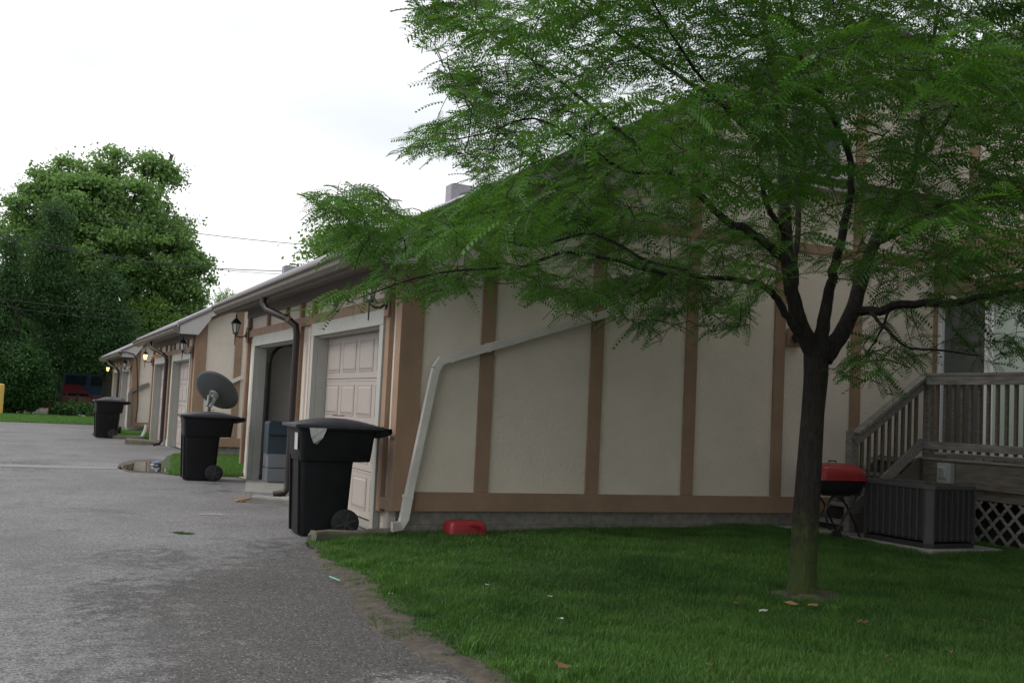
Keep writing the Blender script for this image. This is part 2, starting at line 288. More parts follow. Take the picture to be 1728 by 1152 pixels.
# ------------------------------------------------------------------ mesh helpers
class MB:
    def __init__(s): s.v = []; s.f = []; s.sm = False
    def add(s, vs, fs):
        n = len(s.v); s.v += [tuple(v) for v in vs]; s.f += [tuple(i+n for i in f) for f in fs]; return s
    def box(s, x0, x1, y0, y1, z0, z1):
        return s.add([(x0,y0,z0),(x1,y0,z0),(x1,y1,z0),(x0,y1,z0),(x0,y0,z1),(x1,y0,z1),(x1,y1,z1),(x0,y1,z1)],
                     [(0,3,2,1),(4,5,6,7),(0,1,5,4),(1,2,6,5),(2,3,7,6),(3,0,4,7)])
    def prism(s, poly, a, d0, d1):
        """poly: 2D points; a = axis of extrusion 0/1/2"""
        n = len(poly)
        def P(p, d):
            return {0: (d, p[0], p[1]), 1: (p[0], d, p[1]), 2: (p[0], p[1], d)}[a]
        vs = [P(p, d0) for p in poly] + [P(p, d1) for p in poly]
        fs = [tuple(range(n)), tuple(range(2*n-1, n-1, -1))] + [(i, (i+1) % n, n+(i+1) % n, n+i) for i in range(n)]
        return s.add(vs, fs)
    def bar(s, p, q, wd, ht, up=(0, 0, 1)):
        p = Vector(p); q = Vector(q); d = (q-p).normalized(); u = Vector(up)
        r = d.cross(u).normalized(); u = r.cross(d).normalized(); vs = []
        for c in (p, q):
            for a, b2 in ((-1,-1),(1,-1),(1,1),(-1,1)): vs.append(c + r*(a*wd/2) + u*(b2*ht/2))
        return s.add(vs, [(0,1,2,3),(7,6,5,4),(0,4,5,1),(1,5,6,2),(2,6,7,3),(3,7,4,0)])
    def tube(s, pts, rad, n=10, cap=True, squash=None):
        pts = [Vector(p) for p in pts]; k = len(pts); rr = rad if hasattr(rad, '__len__') else [rad]*k
        prev = None; vs = []
        for i, p in enumerate(pts):
            d = (pts[min(i+1, k-1)] - pts[max(i-1, 0)]).normalized()
            if prev is None:
                a = Vector((0, 0, 1)) if abs(d.z) < .9 else Vector((1, 0, 0)); prev = (a - d*a.dot(d)).normalized()
            else: prev = (prev - d*prev.dot(d)).normalized()
            b2 = d.cross(prev)
            for j in range(n):
                t = 2*math.pi*j/n; vs.append(p + (prev*math.cos(t) + b2*math.sin(t))*rr[i])
        fs = [(i*n+j, i*n+(j+1) % n, (i+1)*n+(j+1) % n, (i+1)*n+j) for i in range(k-1) for j in range(n)]
        if cap: fs += [tuple(range(n-1, -1, -1)), tuple(range((k-1)*n, k*n))]
        s.sm = True
        return s.add(vs, fs)
    def rtube(s, pts, w, h, side):
        """rectangular downspout; side = direction of width"""
        pts = [Vector(p) for p in pts]; k = len(pts); sd = Vector(side).normalized(); vs = []
        for i, p in enumerate(pts):
            d = (pts[min(i+1, k-1)] - pts[max(i-1, 0)]).normalized(); u = d.cross(sd).normalized()
            for a, b2 in ((-1,-1),(1,-1),(1,1),(-1,1)): vs.append(p + sd*(a*w/2) + u*(b2*h/2))
        fs = [(i*4+j, i*4+(j+1) % 4, (i+1)*4+(j+1) % 4, (i+1)*4+j) for i in range(k-1) for j in range(4)] + [(3,2,1,0), tuple(range((k-1)*4, k*4))]
        return s.add(vs, fs)
    def disc(s, c, ax, r, th, n=24, r2=None):
        c = Vector(c); a = Vector(ax).normalized(); return s.tube([c-a*th/2, c+a*th/2], [r, r2 or r], n)
    def build(s, name, mt, parent=None, bevel=0, smooth=None, org=None):
        me = bpy.data.meshes.new(name); o = bpy.data.objects.new(name, me); COL.objects.link(o)
        off = Vector(org) if org is not None else (wloc(parent) if parent else Vector((0, 0, 0)))
        me.from_pydata([(v[0]-off.x, v[1]-off.y, v[2]-off.z) for v in s.v], [], s.f); me.update()
        me.materials.append(M[mt] if isinstance(mt, str) else mt)
        if org is not None: o.location = off
        if parent: o.parent = parent
        if bevel:
            b = o.modifiers.new('bevel', 'BEVEL'); b.width = bevel; b.segments = 2; b.limit_method = 'ANGLE'
        if (s.sm if smooth is None else smooth):
            for p in me.polygons: p.use_smooth = True
            try:
                me.set_sharp_from_angle(angle=math.radians(42))
            except Exception: pass
        return o
def wloc(o):
    v = Vector((0, 0, 0))
    while o: v += o.location; o = o.parent
    return v
def tag(o, label=None, cat=None, group=None, kind=None):
    if label: o['label'] = label
    if cat: o['category'] = cat
    if group: o['group'] = group
    if kind: o['kind'] = kind
    return o
def empty(name, loc, label, cat, group=None):
    o = bpy.data.objects.new(name, None); COL.objects.link(o); o.location = loc; o.empty_display_size = .1
    return tag(o, label, cat, group)
def copy_tree(o, parent=None):
    c = o.copy(); COL.objects.link(c); c.parent = parent
    for ch in list(o.children): copy_tree(ch, c)
    return c
def raw_mesh(name, V, F, mt, shade=None, org=None, parent=None, smooth=False):
    """fast mesh from numpy: V (n,3), F (m,k) all k-gons, or list of such arrays"""
    Fs = F if isinstance(F, list) else [F]
    me = bpy.data.meshes.new(name); org = np.array(org if org is not None else (0, 0, 0), float)
    me.vertices.add(len(V)); me.vertices.foreach_set('co', (np.asarray(V)-org).astype(np.float32).ravel())
    tot = sum(f.shape[0]*f.shape[1] for f in Fs); me.loops.add(tot)
    me.loops.foreach_set('vertex_index', np.concatenate([f.ravel() for f in Fs]).astype(np.int32))
    nf = sum(f.shape[0] for f in Fs); me.polygons.add(nf)
    ls = []; st = 0
    for f in Fs:
        ls.append(st + np.arange(f.shape[0])*f.shape[1]); st += f.shape[0]*f.shape[1]
    me.polygons.foreach_set('loop_start', np.concatenate(ls).astype(np.int32))
    me.update(calc_edges=True); me.validate()
    if shade is not None:
        a = me.attributes.new('shade', 'FLOAT', 'POINT'); a.data.foreach_set('value', np.asarray(shade, np.float32))
    me.materials.append(M[mt]); o = bpy.data.objects.new(name, me); COL.objects.link(o)
    if parent: o.parent = parent
    else: o.location = org
    return o

# ------------------------------------------------------------------ ground, drive, lawns
def vnoise(x, y, s=1.0, seed=0):
    """cheap smooth noise on numpy arrays, about -1..1"""
    r = np.random.default_rng(seed); v = 0
    for k in range(7):
        a = r.uniform(0, 6.28); fr = s*r.uniform(.5, 2.2); v = v + np.sin((x*math.cos(a)+y*math.sin(a))*fr + r.uniform(0, 6.28))
    return v/3.2
def lawn_h(x, y):
    t = np.clip((x-2.4)/5.5, 0, 1); return .004 + .075*t*t*(3-2*t)*np.clip((y-3)/6, 0.2, 1) + .012*vnoise(x, y, 2.0, 3)*np.clip((x-2.3)/.6, 0, 1)
MB().add([(-300,-80,-.03),(300,-80,-.03),(300,500,-.03),(-300,500,-.03)], [(0,1,2,3)]).build('ground', 'ground'); tag(bpy.data.objects['ground'], kind='structure')
EDGE = [(2.9,11.2),(2.72,10.55),(2.58,10.15),(2.50,9.4),(2.36,8.6),(2.27,7.9),(2.16,7.0),(2.07,6.3),(2.06,5.9),(2.10,5.4),(2.17,4.9),(2.25,4.2),(2.4,3.0),(2.6,1.0),(2.8,-6)]
def edge_x(y):
    E_ = sorted([(b, a) for a, b in EDGE]); return np.interp(y, [e[0] for e in E_], [e[1] for e in E_]) + .035*vnoise(y, y*.3, 6, 5) + .016*vnoise(y, y, 19, 6) + .008*vnoise(y, y, 60, 7)
ys = np.linspace(-6, 10.7, 700); xs = edge_x(ys)
poly = [(-40,-6)] + [(float(x), float(y)) for x, y in zip(xs, ys)] + [(3.86,10.95),(3.86,18.75),(3.3,18.85)]
poly += [(2.45,18.9),(2.35,19.4),(2.55,20.6),(2.8,22.3),(3.15,24.4),(3.3,24.9),(3.86,25.0),(3.86,33.1),(3.1,33.2),(2.5,33.6),(2.25,35.4),(2.7,38.5),(3.3,39.4),(3.86,39.5),(3.86,45.3),(-40,45.3)]
dr = MB(); n_ = len(poly)
dr.add([(x, y, 0) for x, y in poly] + [(x, y, -.05) for x, y in poly], [tuple(range(n_))] + [(i, n_+i, n_+(i+1) % n_, (i+1) % n_) for i in range(n_)])
o = dr.build('driveway', 'asphalt'); tag(o, kind='structure')
# near lawn as a grid
gx = np.linspace(0, 1, 90); gy = np.linspace(-6, 10.62, 120)
V = []
for y in gy:
    e = float(edge_x(np.array(y))) if y > -6 else 2.8
    for t in gx:
        x = e + .03 + (14 - e)*t**1.6; V.append((x, y, float(lawn_h(np.array(x), np.array(y)))))
V = np.array(V); nx, ny = len(gx), len(gy)
I = np.arange(ny-1)[:, None]*nx + np.arange(nx-1)[None]; F = np.stack([I, I+1, I+nx+1, I+nx], -1).reshape(-1, 4)
# bare dirt strip lies between asphalt edge and turf
o = raw_mesh('lawn', V, F, 'turf'); tag(o, kind='structure')
def strip(name, poly, mt, z):
    o = MB().add([(x, y, z) for x, y in poly], [tuple(range(len(poly)))]).build(name, mt); return tag(o, kind='structure')
dl = []; dr_ = []
for y in np.linspace(3.0, 9.7, 110):
    e = float(edge_x(np.array(y))); w_ = .05 + .10*max(0, vnoise(np.array(y), np.array(0.), 3.2, 8)) + .22*math.exp(-((y-6.4)/.9)**2) + .12*math.exp(-((y-5.0)/.6)**2) + .14*math.exp(-((y-8.0)/.5)**2)
    dl.append((e-.03, y)); dr_.append((e+w_ + .05*random.random(), y))
DIRT = (np.array([p[1] for p in dr_]), np.array([p[0] for p in dr_]))
vs = []; 
for a, b_ in zip(dl, dr_):
    for t in (0, .33, .66, 1):
        x = a[0]+(b_[0]-a[0])*t; vs.append((x, a[1], float(lawn_h(np.array(x), np.array(a[1]))) + (-.010, .005, .009, .004)[int(t*3+.1)]*1.0+.002*math.sin(a[1]*40+t*9)))
k = len(dl); fs = [(i*4+j, i*4+j+1, i*4+j+5, i*4+j+4) for i in range(k-1) for j in range(3)]
o = MB().add(vs, fs).build('dirt_strip', 'dirt'); tag(o, kind='structure')
strip('courtyard_lawn', [(2.4,18.85),(3.5,18.6),(12,18.6),(12,25.2),(3.2,25.0),(3.05,24.4),(2.7,22.3),(2.45,20.6),(2.25,19.4)], 'turf', .008)
strip('courtyard_lawn', [(2.45,33.2),(3.5,33),(12,33),(12,39.6),(3.2,39.5),(2.6,38.5),(2.15,35.4),(2.35,33.6)], 'turf', .008)
strip('far_lawn', [(-60,45.3),(30,45.3),(60,64),(-60,64)], 'farturf', .012)
strip('garage_floor', [(3.5,10.98),(10,10.98),(10,18.6),(3.5,18.6)], 'conc', .012)
vs = [(5.65, 6.68, .085)]
for i in range(48):
    a = i*math.pi/24; r = .22+.06*math.sin(3*a+1)+.04*math.sin(7*a)+.02*random.random(); vs.append((5.65+r*1.3*math.cos(a), 6.66+r*math.sin(a), float(lawn_h(np.array(5.65+r*1.3*math.cos(a)), np.array(6.66+r*math.sin(a))))-.002))
o = MB().add(vs, [(0, 1+i, 1+(i+1) % 48) for i in range(48)]).build('bare_soil', 'dirt'); tag(o, kind='structure')
# puddle and its gravel rim
pc = [(1.85,19.7),(2.05,19.45),(2.3,19.35),(2.5,19.6),(2.52,20.6),(2.62,21.8),(2.45,22.4),(2.2,22.0),(2.0,21.3),(1.75,20.7)]
strip('pale_streak', [(-1.2,20.35),(-.2,20.05),(1.0,19.95),(1.75,20.0),(1.8,20.4),(.8,20.65),(-.3,20.7)], 'streak', .004)  # thin pale grey strip laid on the asphalt
rim = [(1.8,19.3),(2.3,19.1),(2.62,19.4),(2.7,20.6),(2.85,22.4),(2.6,23.2),(2.2,22.8),(1.85,21.6),(1.7,20.3)]
strip('gravel_patch', rim, 'dirt', .004)
strip('puddle', pc, 'water', .010)

# ------------------------------------------------------------------ grass blades (stuff)
def blades(name, label, pts, hts, mt='grass', wd=.0035, shade=None):
    n = len(pts); a = RNG.uniform(0, 2*np.pi, n); lean = RNG.uniform(.1, .9, n)
    dx = np.cos(a)*lean; dy = np.sin(a)*lean; b = RNG.uniform(0, 2*np.pi, n); wx = np.cos(b)*wd*.5; wy = np.sin(b)*wd*.5
    w_ = RNG.uniform(.7, 1.4, n); wx *= w_; wy *= w_; h = hts
    P = pts; Z = np.zeros(n)
    v0 = P + np.stack([-wx, -wy, Z], 1); v1 = P + np.stack([wx, wy, Z], 1)
    mid = P + np.stack([dx*h*.28, dy*h*.28, h*.55], 1); v2 = mid + np.stack([wx, wy, Z], 1)*.8; v3 = mid - np.stack([wx, wy, Z], 1)*.8
    v4 = P + np.stack([dx*h*.85, dy*h*.85, h*.92 - .3*h*lean**2], 1)
    V = np.stack([v0, v1, v2, v3, v4], 1).reshape(-1, 3); i = np.arange(n)*5
    Q = np.stack([i, i+1, i+2, i+3], 1); T = np.stack([i+3, i+2, i+4], 1)
    s = RNG.uniform(0, 1, n) if shade is None else shade
    o = raw_mesh(name, V, [Q, T], mt, np.repeat(s, 5)); return tag(o, label, 'grass', kind='stuff')
def lawn_pts(n, x0, x1, y0, y1, power=1.0):
    x = RNG.uniform(x0, x1, n); y = y0 + (y1-y0)*RNG.uniform(0, 1, n)**power
    return x, y
x, y = lawn_pts(560000, 2.0, 11.5, 3.6, 10.55, 1.15)
e = np.interp(y, DIRT[0], DIRT[1], left=2.4, right=2.72) - .02
keep = x > np.maximum(e, edge_x(y)+.03) + .07*vnoise(x, y, 11, 9) + .05*vnoise(x, y, 30, 19)
# tufts creep over the dirt
ex_d = edge_x(y); dd_ = np.clip((x-ex_d)/np.maximum(.05, e+.02-ex_d), 0, 1.2)
tf = (x > ex_d+.005) & (vnoise(x, y, 7, 31) + .6*vnoise(x, y, 19, 33) > .75-.9*dd_) & (RNG.uniform(0, 1, len(x)) < .25+.6*dd_)
fr = ((x-0)*_R.x + y*_R.y)/np.maximum(.1, x*_f.x + y*_f.y)      # inside the view only (plus margin)
keep = (keep | tf) & (fr < .56) & ~((x > 8.66) & (y > 8.28) & (x < 9.78)) & ~((x > 10.0) & (y < 10.6))
keep &= ~((x > 8.35) & (y > 9.9))
keep &= ~((x > 10.0))
bare = vnoise(x, y, 4.5, 12)
keep &= RNG.uniform(0, 1, len(x)) < np.clip(1.15 - .45*np.clip(bare-.2, 0, 1), 0, 1)
d = np.hypot(x-5.65, y-6.7); keep &= (d > .2) & (RNG.uniform(0, 1, len(x)) < np.clip((d-.22)/.22, 0, 1))
x, y = x[keep], y[keep]
h = .040 + .018*vnoise(x, y, 3.0, 14) + RNG.uniform(0, .035, len(x)); clump = vnoise(x, y, 2.1, 40)
h += np.clip(clump-.8, 0, 1)*.07 + .012*vnoise(x, y, 12, 24); h = np.maximum(h, .018)*np.clip((x-e[keep])/.25, .45, 1)
z = lawn_h(x, y) - .004
sh = np.clip(.42 + .30*vnoise(x, y, 1.3, 22) + .22*vnoise(x, y, 7, 23) + RNG.normal(0, .24, len(x)) + .25*np.clip((4.2-x)/2, 0, 1), 0, 1)  # blades painted paler towards the drive, clear of the tree's shade
dry = RNG.uniform(0, 1, len(x)) < np.clip(.035 + .16*np.clip(vnoise(x, y, 1.3, 51)-.3, 0, 1), 0, 1)
P = np.stack([x, y, z], 1)
blades('lawn_grass', 'short green lawn grass growing around the locust tree', P[~dry], h[~dry], 'grass', .0042, sh[~dry])
blades('lawn_grass', 'dry straw coloured grass blades mixed into the lawn', P[dry], h[dry]*.8, 'grassdry', .004)
# longer uncut tufts and weeds
tx_, ty_ = [], []
for k in range(70):
    yy = 4.3+5.9*random.random()**1.5; e0 = float(np.interp(yy, DIRT[0], DIRT[1])); xx = e0 + (abs(random.gauss(0, .5)) if k < 40 else random.uniform(.3, 5.5)); tx_.append(xx); ty_.append(yy)
n_ = 110; X_ = np.repeat(tx_, n_)+RNG.normal(0, .035, 70*n_); Y_ = np.repeat(ty_, n_)+RNG.normal(0, .035, 70*n_); hh_ = np.repeat(RNG.uniform(.06, .13, 70), n_)*RNG.uniform(.5, 1.1, 70*n_)
blades('grass_tufts', 'longer uncut grass tufts along the asphalt edge and across the lawn', np.stack([X_, Y_, lawn_h(X_, Y_)-.003], 1), hh_, 'grass', .005, np.clip(np.repeat(RNG.uniform(.4, 1, 70), n_)+RNG.normal(0, .12, 70*n_), 0, 1))
def patch_blades(label, x0, x1, y0, y1, n, hh, test, wd=.007):
    x, y = lawn_pts(n, x0, x1, y0, y1); k = test(x, y); x, y = x[k], y[k]
    blades('courtyard_grass', label, np.stack([x, y, np.full(len(x), .006)], 1), RNG.uniform(.5, 1.2, len(x))*hh, 'grass', wd, np.clip(.75+RNG.normal(0, .2, len(x)), 0, 1))
patch_blades('bright green grass between the first and second garage block', 2.25, 5.5, 18.6, 25, 60000, .075,
             lambda x, y: (x > np.interp(y, [18.6,19.4,20.6,22.3,24.4,25], [2.42,2.45,2.7,2.9,3.2,3.3]) + .06*vnoise(x, y, 9, 2)))
patch_blades('green grass between the second and third garage block', 2.2, 5.5, 33, 39.5, 40000, .09,
             lambda x, y: (x > np.interp(y, [33,33.6,35.4,38.5,39.5], [2.7,2.45,2.25,2.65,3.3]) + .06*vnoise(x, y, 7, 2)), .012)
x, y = lawn_pts(80000, -6, 9, 45.3, 58)
blades('far_grass', 'strip of lawn at the end of the driveway', np.stack([x, y+.15*vnoise(x, x, 2, 3), np.full(len(x), .01)], 1), RNG.uniform(.03, .10, len(x)), 'grass', .02, np.clip(.8+RNG.normal(0, .15, len(x)), 0, 1))

# ------------------------------------------------------------------ garage blocks with houses behind
FX = 3.57; SL = .55
def lantern(x, y, z, label, lit=False):
    """carriage lantern on a bracket, pointing to -X from the front wall"""
    t = empty('wall_lantern', (FX-.03, y, z), label, 'wall lamp', 'lanterns beside the garage doors')
    MB().box(FX-.03-.02, FX-.03, y-.07, y+.07, z-.16, z+.10).build('mounting_block', 'trim', t, .004)
    b = MB(); b.disc((FX-.06, y, z-.03), (1, 0, 0), .055, .02, 16)
    b.tube([(FX-.06, y, z-.03), (FX-.11, y, z-.07), (FX-.17, y, z-.075), (FX-.23, y, z-.05), (FX-.24, y, z-.02)], .012, 8)
    b.tube([(FX-.24, y, z-.02), (FX-.24, y, z-.22)], [.012, .008], 8); b.build('bracket', 'black', t)
    cx = FX-.24
    def ring(r, zz): return [(cx+r*math.cos(a), y+r*math.sin(a), zz) for a in [math.pi/6+i*math.pi/3 for i in range(6)]]
    g = MB(); g.add(ring(.042, z+.0) + ring(.070, z+.15), [(i, (i+1) % 6, 6+(i+1) % 6, 6+i) for i in range(6)] + [tuple(range(6)), tuple(range(11, 5, -1))])
    g.build('glass', 'lit' if lit else 'glassy', t)
    c = MB()
    for p, q in zip(ring(.045, z), ring(.073, z+.15)): c.tube([p, q], .006, 5)
    c.add(ring(.05, z-.03) + ring(.048, z+.002), [(i, (i+1) % 6, 6+(i+1) % 6, 6+i) for i in range(6)] + [tuple(range(5, -1, -1)), tuple(range(6, 12))])
    c.add(ring(.098, z+.148) + ring(.085, z+.175) + ring(.05, z+.215) + ring(.018, z+.245), [(k*6+i, k*6+(i+1) % 6, k*6+6+(i+1) % 6, k*6+6+i) for k in range(3) for i in range(6)] + [tuple(range(5, -1, -1)), tuple(range(18, 24))])
    c.tube([(cx, y, z+.24), (cx, y, z+.27), (cx, y, z+.33)], [.012, .014, .003], 8); c.build('cap_and_cage', 'black', t, smooth=False)
    if lit:
        l = bpy.data.lights.new('lamp_bulb', 'POINT'); l.energy = 3; l.color = (1, .5, .18); l.shadow_soft_size = .04
        lo = bpy.data.objects.new('lamp_bulb', l); COL.objects.link(lo); lo.parent = t; lo.location = (cx-.09-(FX-.03), 0, .08)
    return t

def garage_door(par, y0, y1, z0, z1, X, rows=4, cols=4):
    b = MB(); hh = (z1-z0)/rows; cw = (y1-y0)/cols
    for r in range(rows):
        a = z0 + r*hh; c = a + hh
        # flush edges with two grooves near each joint
        b.box(X, X+.05, y0, y1, a+.003, c-.003)
        b.box(X-.004, X, y0, y1, a+.004, a+.03); b.box(X-.004, X, y0, y1, c-.03, c-.004)
        for q in range(cols):
            p0 = y0+q*cw+.075; p1 = y0+(q+1)*cw-.075; q0 = a+.085; q1 = c-.075
            # raised panel: frame lip then recessed bevel
            for (u0, u1, v0, v1) in ((p0, p1, q0, q0+.012), (p0, p1, q1-.012, q1), (p0, p0+.012, q0+.012, q1-.012), (p1-.012, p1, q0+.012, q1-.012)):
                b.box(X-.007, X, u0, u1, v0, v1)
            i = .03
            vs = [(X, p0+.012, q0+.012), (X, p1-.012, q0+.012), (X, p1-.012, q1-.012), (X, p0+.012, q1-.012),
                  (X-.012, p0+.012+i, q0+.012+i), (X-.012, p1-.012-i, q0+.012+i), (X-.012, p1-.012-i, q1-.012-i), (X-.012, p0+.012+i, q1-.012-i)]
            b.add(vs, [(0,1,5,4),(1,2,6,5),(2,3,7,6),(3,0,4,7),(4,5,6,7)])
    return b.build('garage_door', 'door', par)

def block(Y0, dz, label, first=False, house_x=9.5, house_z=6.97, open2=False):
    Y1 = Y0 + 8.3
    t = empty('garage_townhouse', (FX, Y0, 0), label, 'building', 'row of stucco garage blocks')
    XE = 10.95 if first else 10.6
    def rz(x): return 2.965 + dz + (x-3.07)*SL               # underside line of the rake
    base = .26 + dz*.6
    # side wall (with two near-sheet thickness), far wall, back wall
    for (ya, yb) in ((Y0+.03, Y0+.20), (Y1-.20, Y1)):
        MB().prism([(FX+.05, base), (XE, base), (XE, rz(9.6)-.06), (9.6, rz(9.6)-.06), (FX+.05, rz(FX+.05)-.06)], 1, ya, yb).build('wall', 'stucco', t)
    MB().box(XE-.2, XE, Y0+.205, Y1-.205, 0, rz(9.6)-.1).build('wall', 'stucco', t)
    MB().box(FX+.12, XE, Y0+.07, Y0+.2, -.3, base).build('foundation', 'block', t); MB().box(FX+.12, XE, Y1-.2, Y1-.05, -.3, base).build('foundation', 'block', t)
    # front wall pieces round two door openings
    o1 = (Y0+.62, Y0+3.5); o2 = (Y0+4.6, Y0+7.42); hz = 2.21 + dz*.5
    fw = MB(); XB = FX+.16
    fw.box(FX+.04, XB, Y0+.205, o1[0], 0.0, 2.9+dz); fw.box(FX+.04, XB, o1[1], o2[0], 0, 2.9+dz); fw.box(FX+.04, XB, o2[1], Y1-.205, 0, 2.9+dz)
    fw.box(FX+.04, XB, o1[0], o1[1], hz, 2.9+dz); fw.box(FX+.04, XB, o2[0], o2[1], hz, 2.9+dz); fw.build('wall', 'stucco', t)
    # interior
    it = MB(); it.box(FX+.3, 9.8, Y0+.205, Y0+.25, 0, 2.6).box(FX+.3, 9.8, Y1-.25, Y1-.205, 0, 2.6).box(9.75, 9.8, Y0+.25, Y1-.25, 0, 2.6).box(FX+.3, 9.75, Y0+4.02, Y0+4.12, 0, 2.6)
    it.box(FX+.165, 9.8, Y0+.25, Y1-.25, 2.6, 2.64)
    it.build('interior_wall', 'inner', t)
    # casings and deep returns of the openings
    for (a, b2) in (o1, o2):
        MB().box(FX-.035, FX+.038, a-.13, a, 0.02, hz).build('door_casing', 'casing', t, .004)
        MB().box(FX-.035, FX+.038, b2, b2+.13, 0.02, hz).build('door_casing', 'casing', t, .004)
        MB().box(FX-.038, FX+.038, a-.13, b2+.13, hz+.002, hz+.17).build('door_casing', 'casing', t, .004)
        MB().box(FX+.039, FX+.165, a+.001, a+.022, .01, hz-.021).build('door_return', 'casing', t)
        MB().box(FX+.039, FX+.165, b2-.022, b2-.001, .01, hz-.021).build('door_return', 'casing', t)
        MB().box(FX+.039, FX+.165, a+.001, b2-.001, hz-.02, hz-.002).build('door_return', 'casing', t)
    # brown band over casings + panels with studs
    zb0, zb1 = hz+.175, hz+.30
    MB().box(FX-.015, FX+.04, o1[0]-.13, Y1-.02, zb0, zb1).build('trim_board', 'trim', t, .004)
    MB().box(FX-.02, FX+.04, Y0+.2, Y1, 2.72+dz, 2.92+dz).build('trim_board', 'soffit', t, .004)
    for ys_ in (Y0+1.35, Y0+2.65, Y0+5.34, Y0+6.65):
        MB().box(FX-.012, FX+.04, ys_-.045, ys_+.045, zb1+.001, 2.72+dz).build('trim_board', 'trim', t, .004)
    for a, b2 in ((Y0+3.64, Y0+3.76), (Y0+4.34, Y0+4.46), (Y0+.34, Y0+.48), (Y1-.16, Y1-.02)):
        MB().box(FX-.014, FX+.04, a, b2, .22, 2.715+dz).build('trim_board', 'trim', t, .004)
    # corner board (front face and side face) and corner base
    MB().box(FX, FX+.05, Y0+.001, Y0+.17, base, rz(FX)-.2).build('trim_board', 'trim', t, .005)
    MB().box(FX+.001, FX+.25, Y0-.002, Y0+.028, base, rz(FX)+.0).build('trim_board', 'trim', t, .005)
    MB().box(FX-.012, FX+.04, Y0+.001, Y0+.45, base-.005, base+.12).build('trim_board', 'trim', t, .005)
    # side wall boards
    MB().box(FX+.252, XE if not first else 8.75, Y0-.001, Y0+.028, base, base+.20).build('trim_board', 'trim', t, .004)
    if first: MB().box(8.752, XE, Y0-.001, Y0+.028, base, base+.20).build('trim_board', 'trim', t, .004)
    sx = [4.487, 5.834, 7.103, 8.39, 9.607] if first else [4.45, 5.8, 7.1, 8.4, 9.6]
    zt = [rz(x)-.28 for x in sx]
    for x, zz in zip(sx, zt):
        MB().box(x, x+.16, Y0, Y0+.028, base+.203, min(zz, 3.49+dz) if x > 5 else zz).build('trim_board', 'trim', t, .004)
        if x > 5: MB().box(x, x+.16, Y0, Y0+.028, 3.612+dz, zz).build('trim_board', 'trim', t, .004)
    MB().box(sx[0]+.163, XE-.21, Y0-.002, Y0+.028, 3.495+dz, 3.61+dz).build('trim_board', 'trim', t, .004) if first else None
    # board under the rake
    MB().prism([(FX+.253, rz(FX+.253)-.28), (9.6, rz(9.6)-.28), (9.6, rz(9.6)-.062), (FX+.253, rz(FX+.253)-.062)], 1, Y0-.003, Y0+.028).build('trim_board', 'trim', t)
    MB().prism([(3.11, rz(3.11)-.20), (9.6, rz(9.6)-.20), (9.6, rz(9.6)-.02), (3.11, rz(3.11)-.02)], 1, Y0-.33, Y0-.29).build('rake_fascia', 'fascia', t)
    MB().prism([(3.11, rz(3.11)-.22), (FX+.0, rz(3.11)-.22), (FX+.25, rz(FX+.25)-.24), (FX+.25, rz(FX+.25)-.2), (3.11, rz(3.11)-.2)], 1, Y0-.328, Y0-.292).build('rake_fascia', 'fascia', t)
    # soffits
    MB().prism([(3.14, 2.80+dz), (FX+.0, 2.86+dz), (FX, 2.90+dz), (3.14, 2.84+dz)], 1, Y0-.285, Y1+.28).build('soffit', 'soffit', t)
    MB().prism([(FX+.0, rz(FX)-.14), (9.6, rz(9.6)-.14), (9.6, rz(9.6)-.1), (FX+.0, rz(FX)-.1)], 1, Y0-.288, Y0-.002).build('soffit', 'soffit', t)
    # roof: slab and shingle layer
    rf = MB().prism([(3.10, rz(3.10)-.02+.0), (9.6, rz(9.6)-.018), (XE+1.5, rz(9.6)-.6), (XE+1.5, rz(9.6)-.5), (9.6, rz(9.6)+.03), (3.10, rz(3.10)+.03)], 1, Y0-.34, Y1+.34).build('roof', 'shingle', t)
    MB().prism([(3.14, rz(3.14)-.06), (9.6, rz(9.6)-.06), (9.6, rz(9.6)-.021), (3.14, rz(3.14)-.021)], 1, Y0-.36, Y0-.341).build('drip_edge', 'gutter', t)
    # gutter (K profile) along the eave
    gz = 2.92 + dz
    prof = [(3.14, gz-.14), (3.06, gz-.14), (3.02, gz-.09), (3.015, gz-.05), (2.985, gz-.025), (2.985, gz), (3.0, gz), (3.0, gz-.02), (3.03, gz-.04), (3.035, gz-.085), (3.065, gz-.128), (3.132, gz-.128), (3.132, gz+.02), (3.14, gz+.02)]
    g = MB(); g.prism(prof, 1, Y0-.36, Y1+.36); g.prism([(3.14, gz-.14), (3.06, gz-.14), (3.02, gz-.09), (2.985, gz-.02), (2.985, gz), (3.14, gz)], 1, Y0-.364, Y0-.360)
    g.prism([(3.14, gz-.14), (3.06, gz-.14), (3.02, gz-.09), (2.985, gz-.02), (2.985, gz), (3.14, gz)], 1, Y1+.360, Y1+.364)
    g.build('gutter', 'gutter', t)
    MB().box(3.141, 3.16, Y0-.33, Y1+.33, gz-.16, gz+.04).build('eave_fascia', 'soffit', t)
    # brown downspout between the doors
    yd = Y0 + 4.15
    d = MB(); d.tube([(3.08, yd+.55, gz-.12), (3.08, yd+.55, gz-.22), (3.12, yd+.45, gz-.32), (3.33, yd+.12, gz-.44), (3.44, yd, gz-.54), (3.46, yd, gz-.66), (3.46, yd, 1.5), (3.46, yd, .30), (3.46, yd, .14), (3.42, yd+.0, .08), (3.28, yd+.04, .045)], .048, 12)
    d.build('downspout', 'brownpipe', t)
    MB().tube([(3.345, yd+.10, gz-.447), (3.375, yd+.07, gz-.475)], .051, 12).build('downspout_collar', 'gutter', t)
    # doors
    garage_door(t, o1[0]+.023, o1[1]-.023, .03, hz-.022, FX+.168)
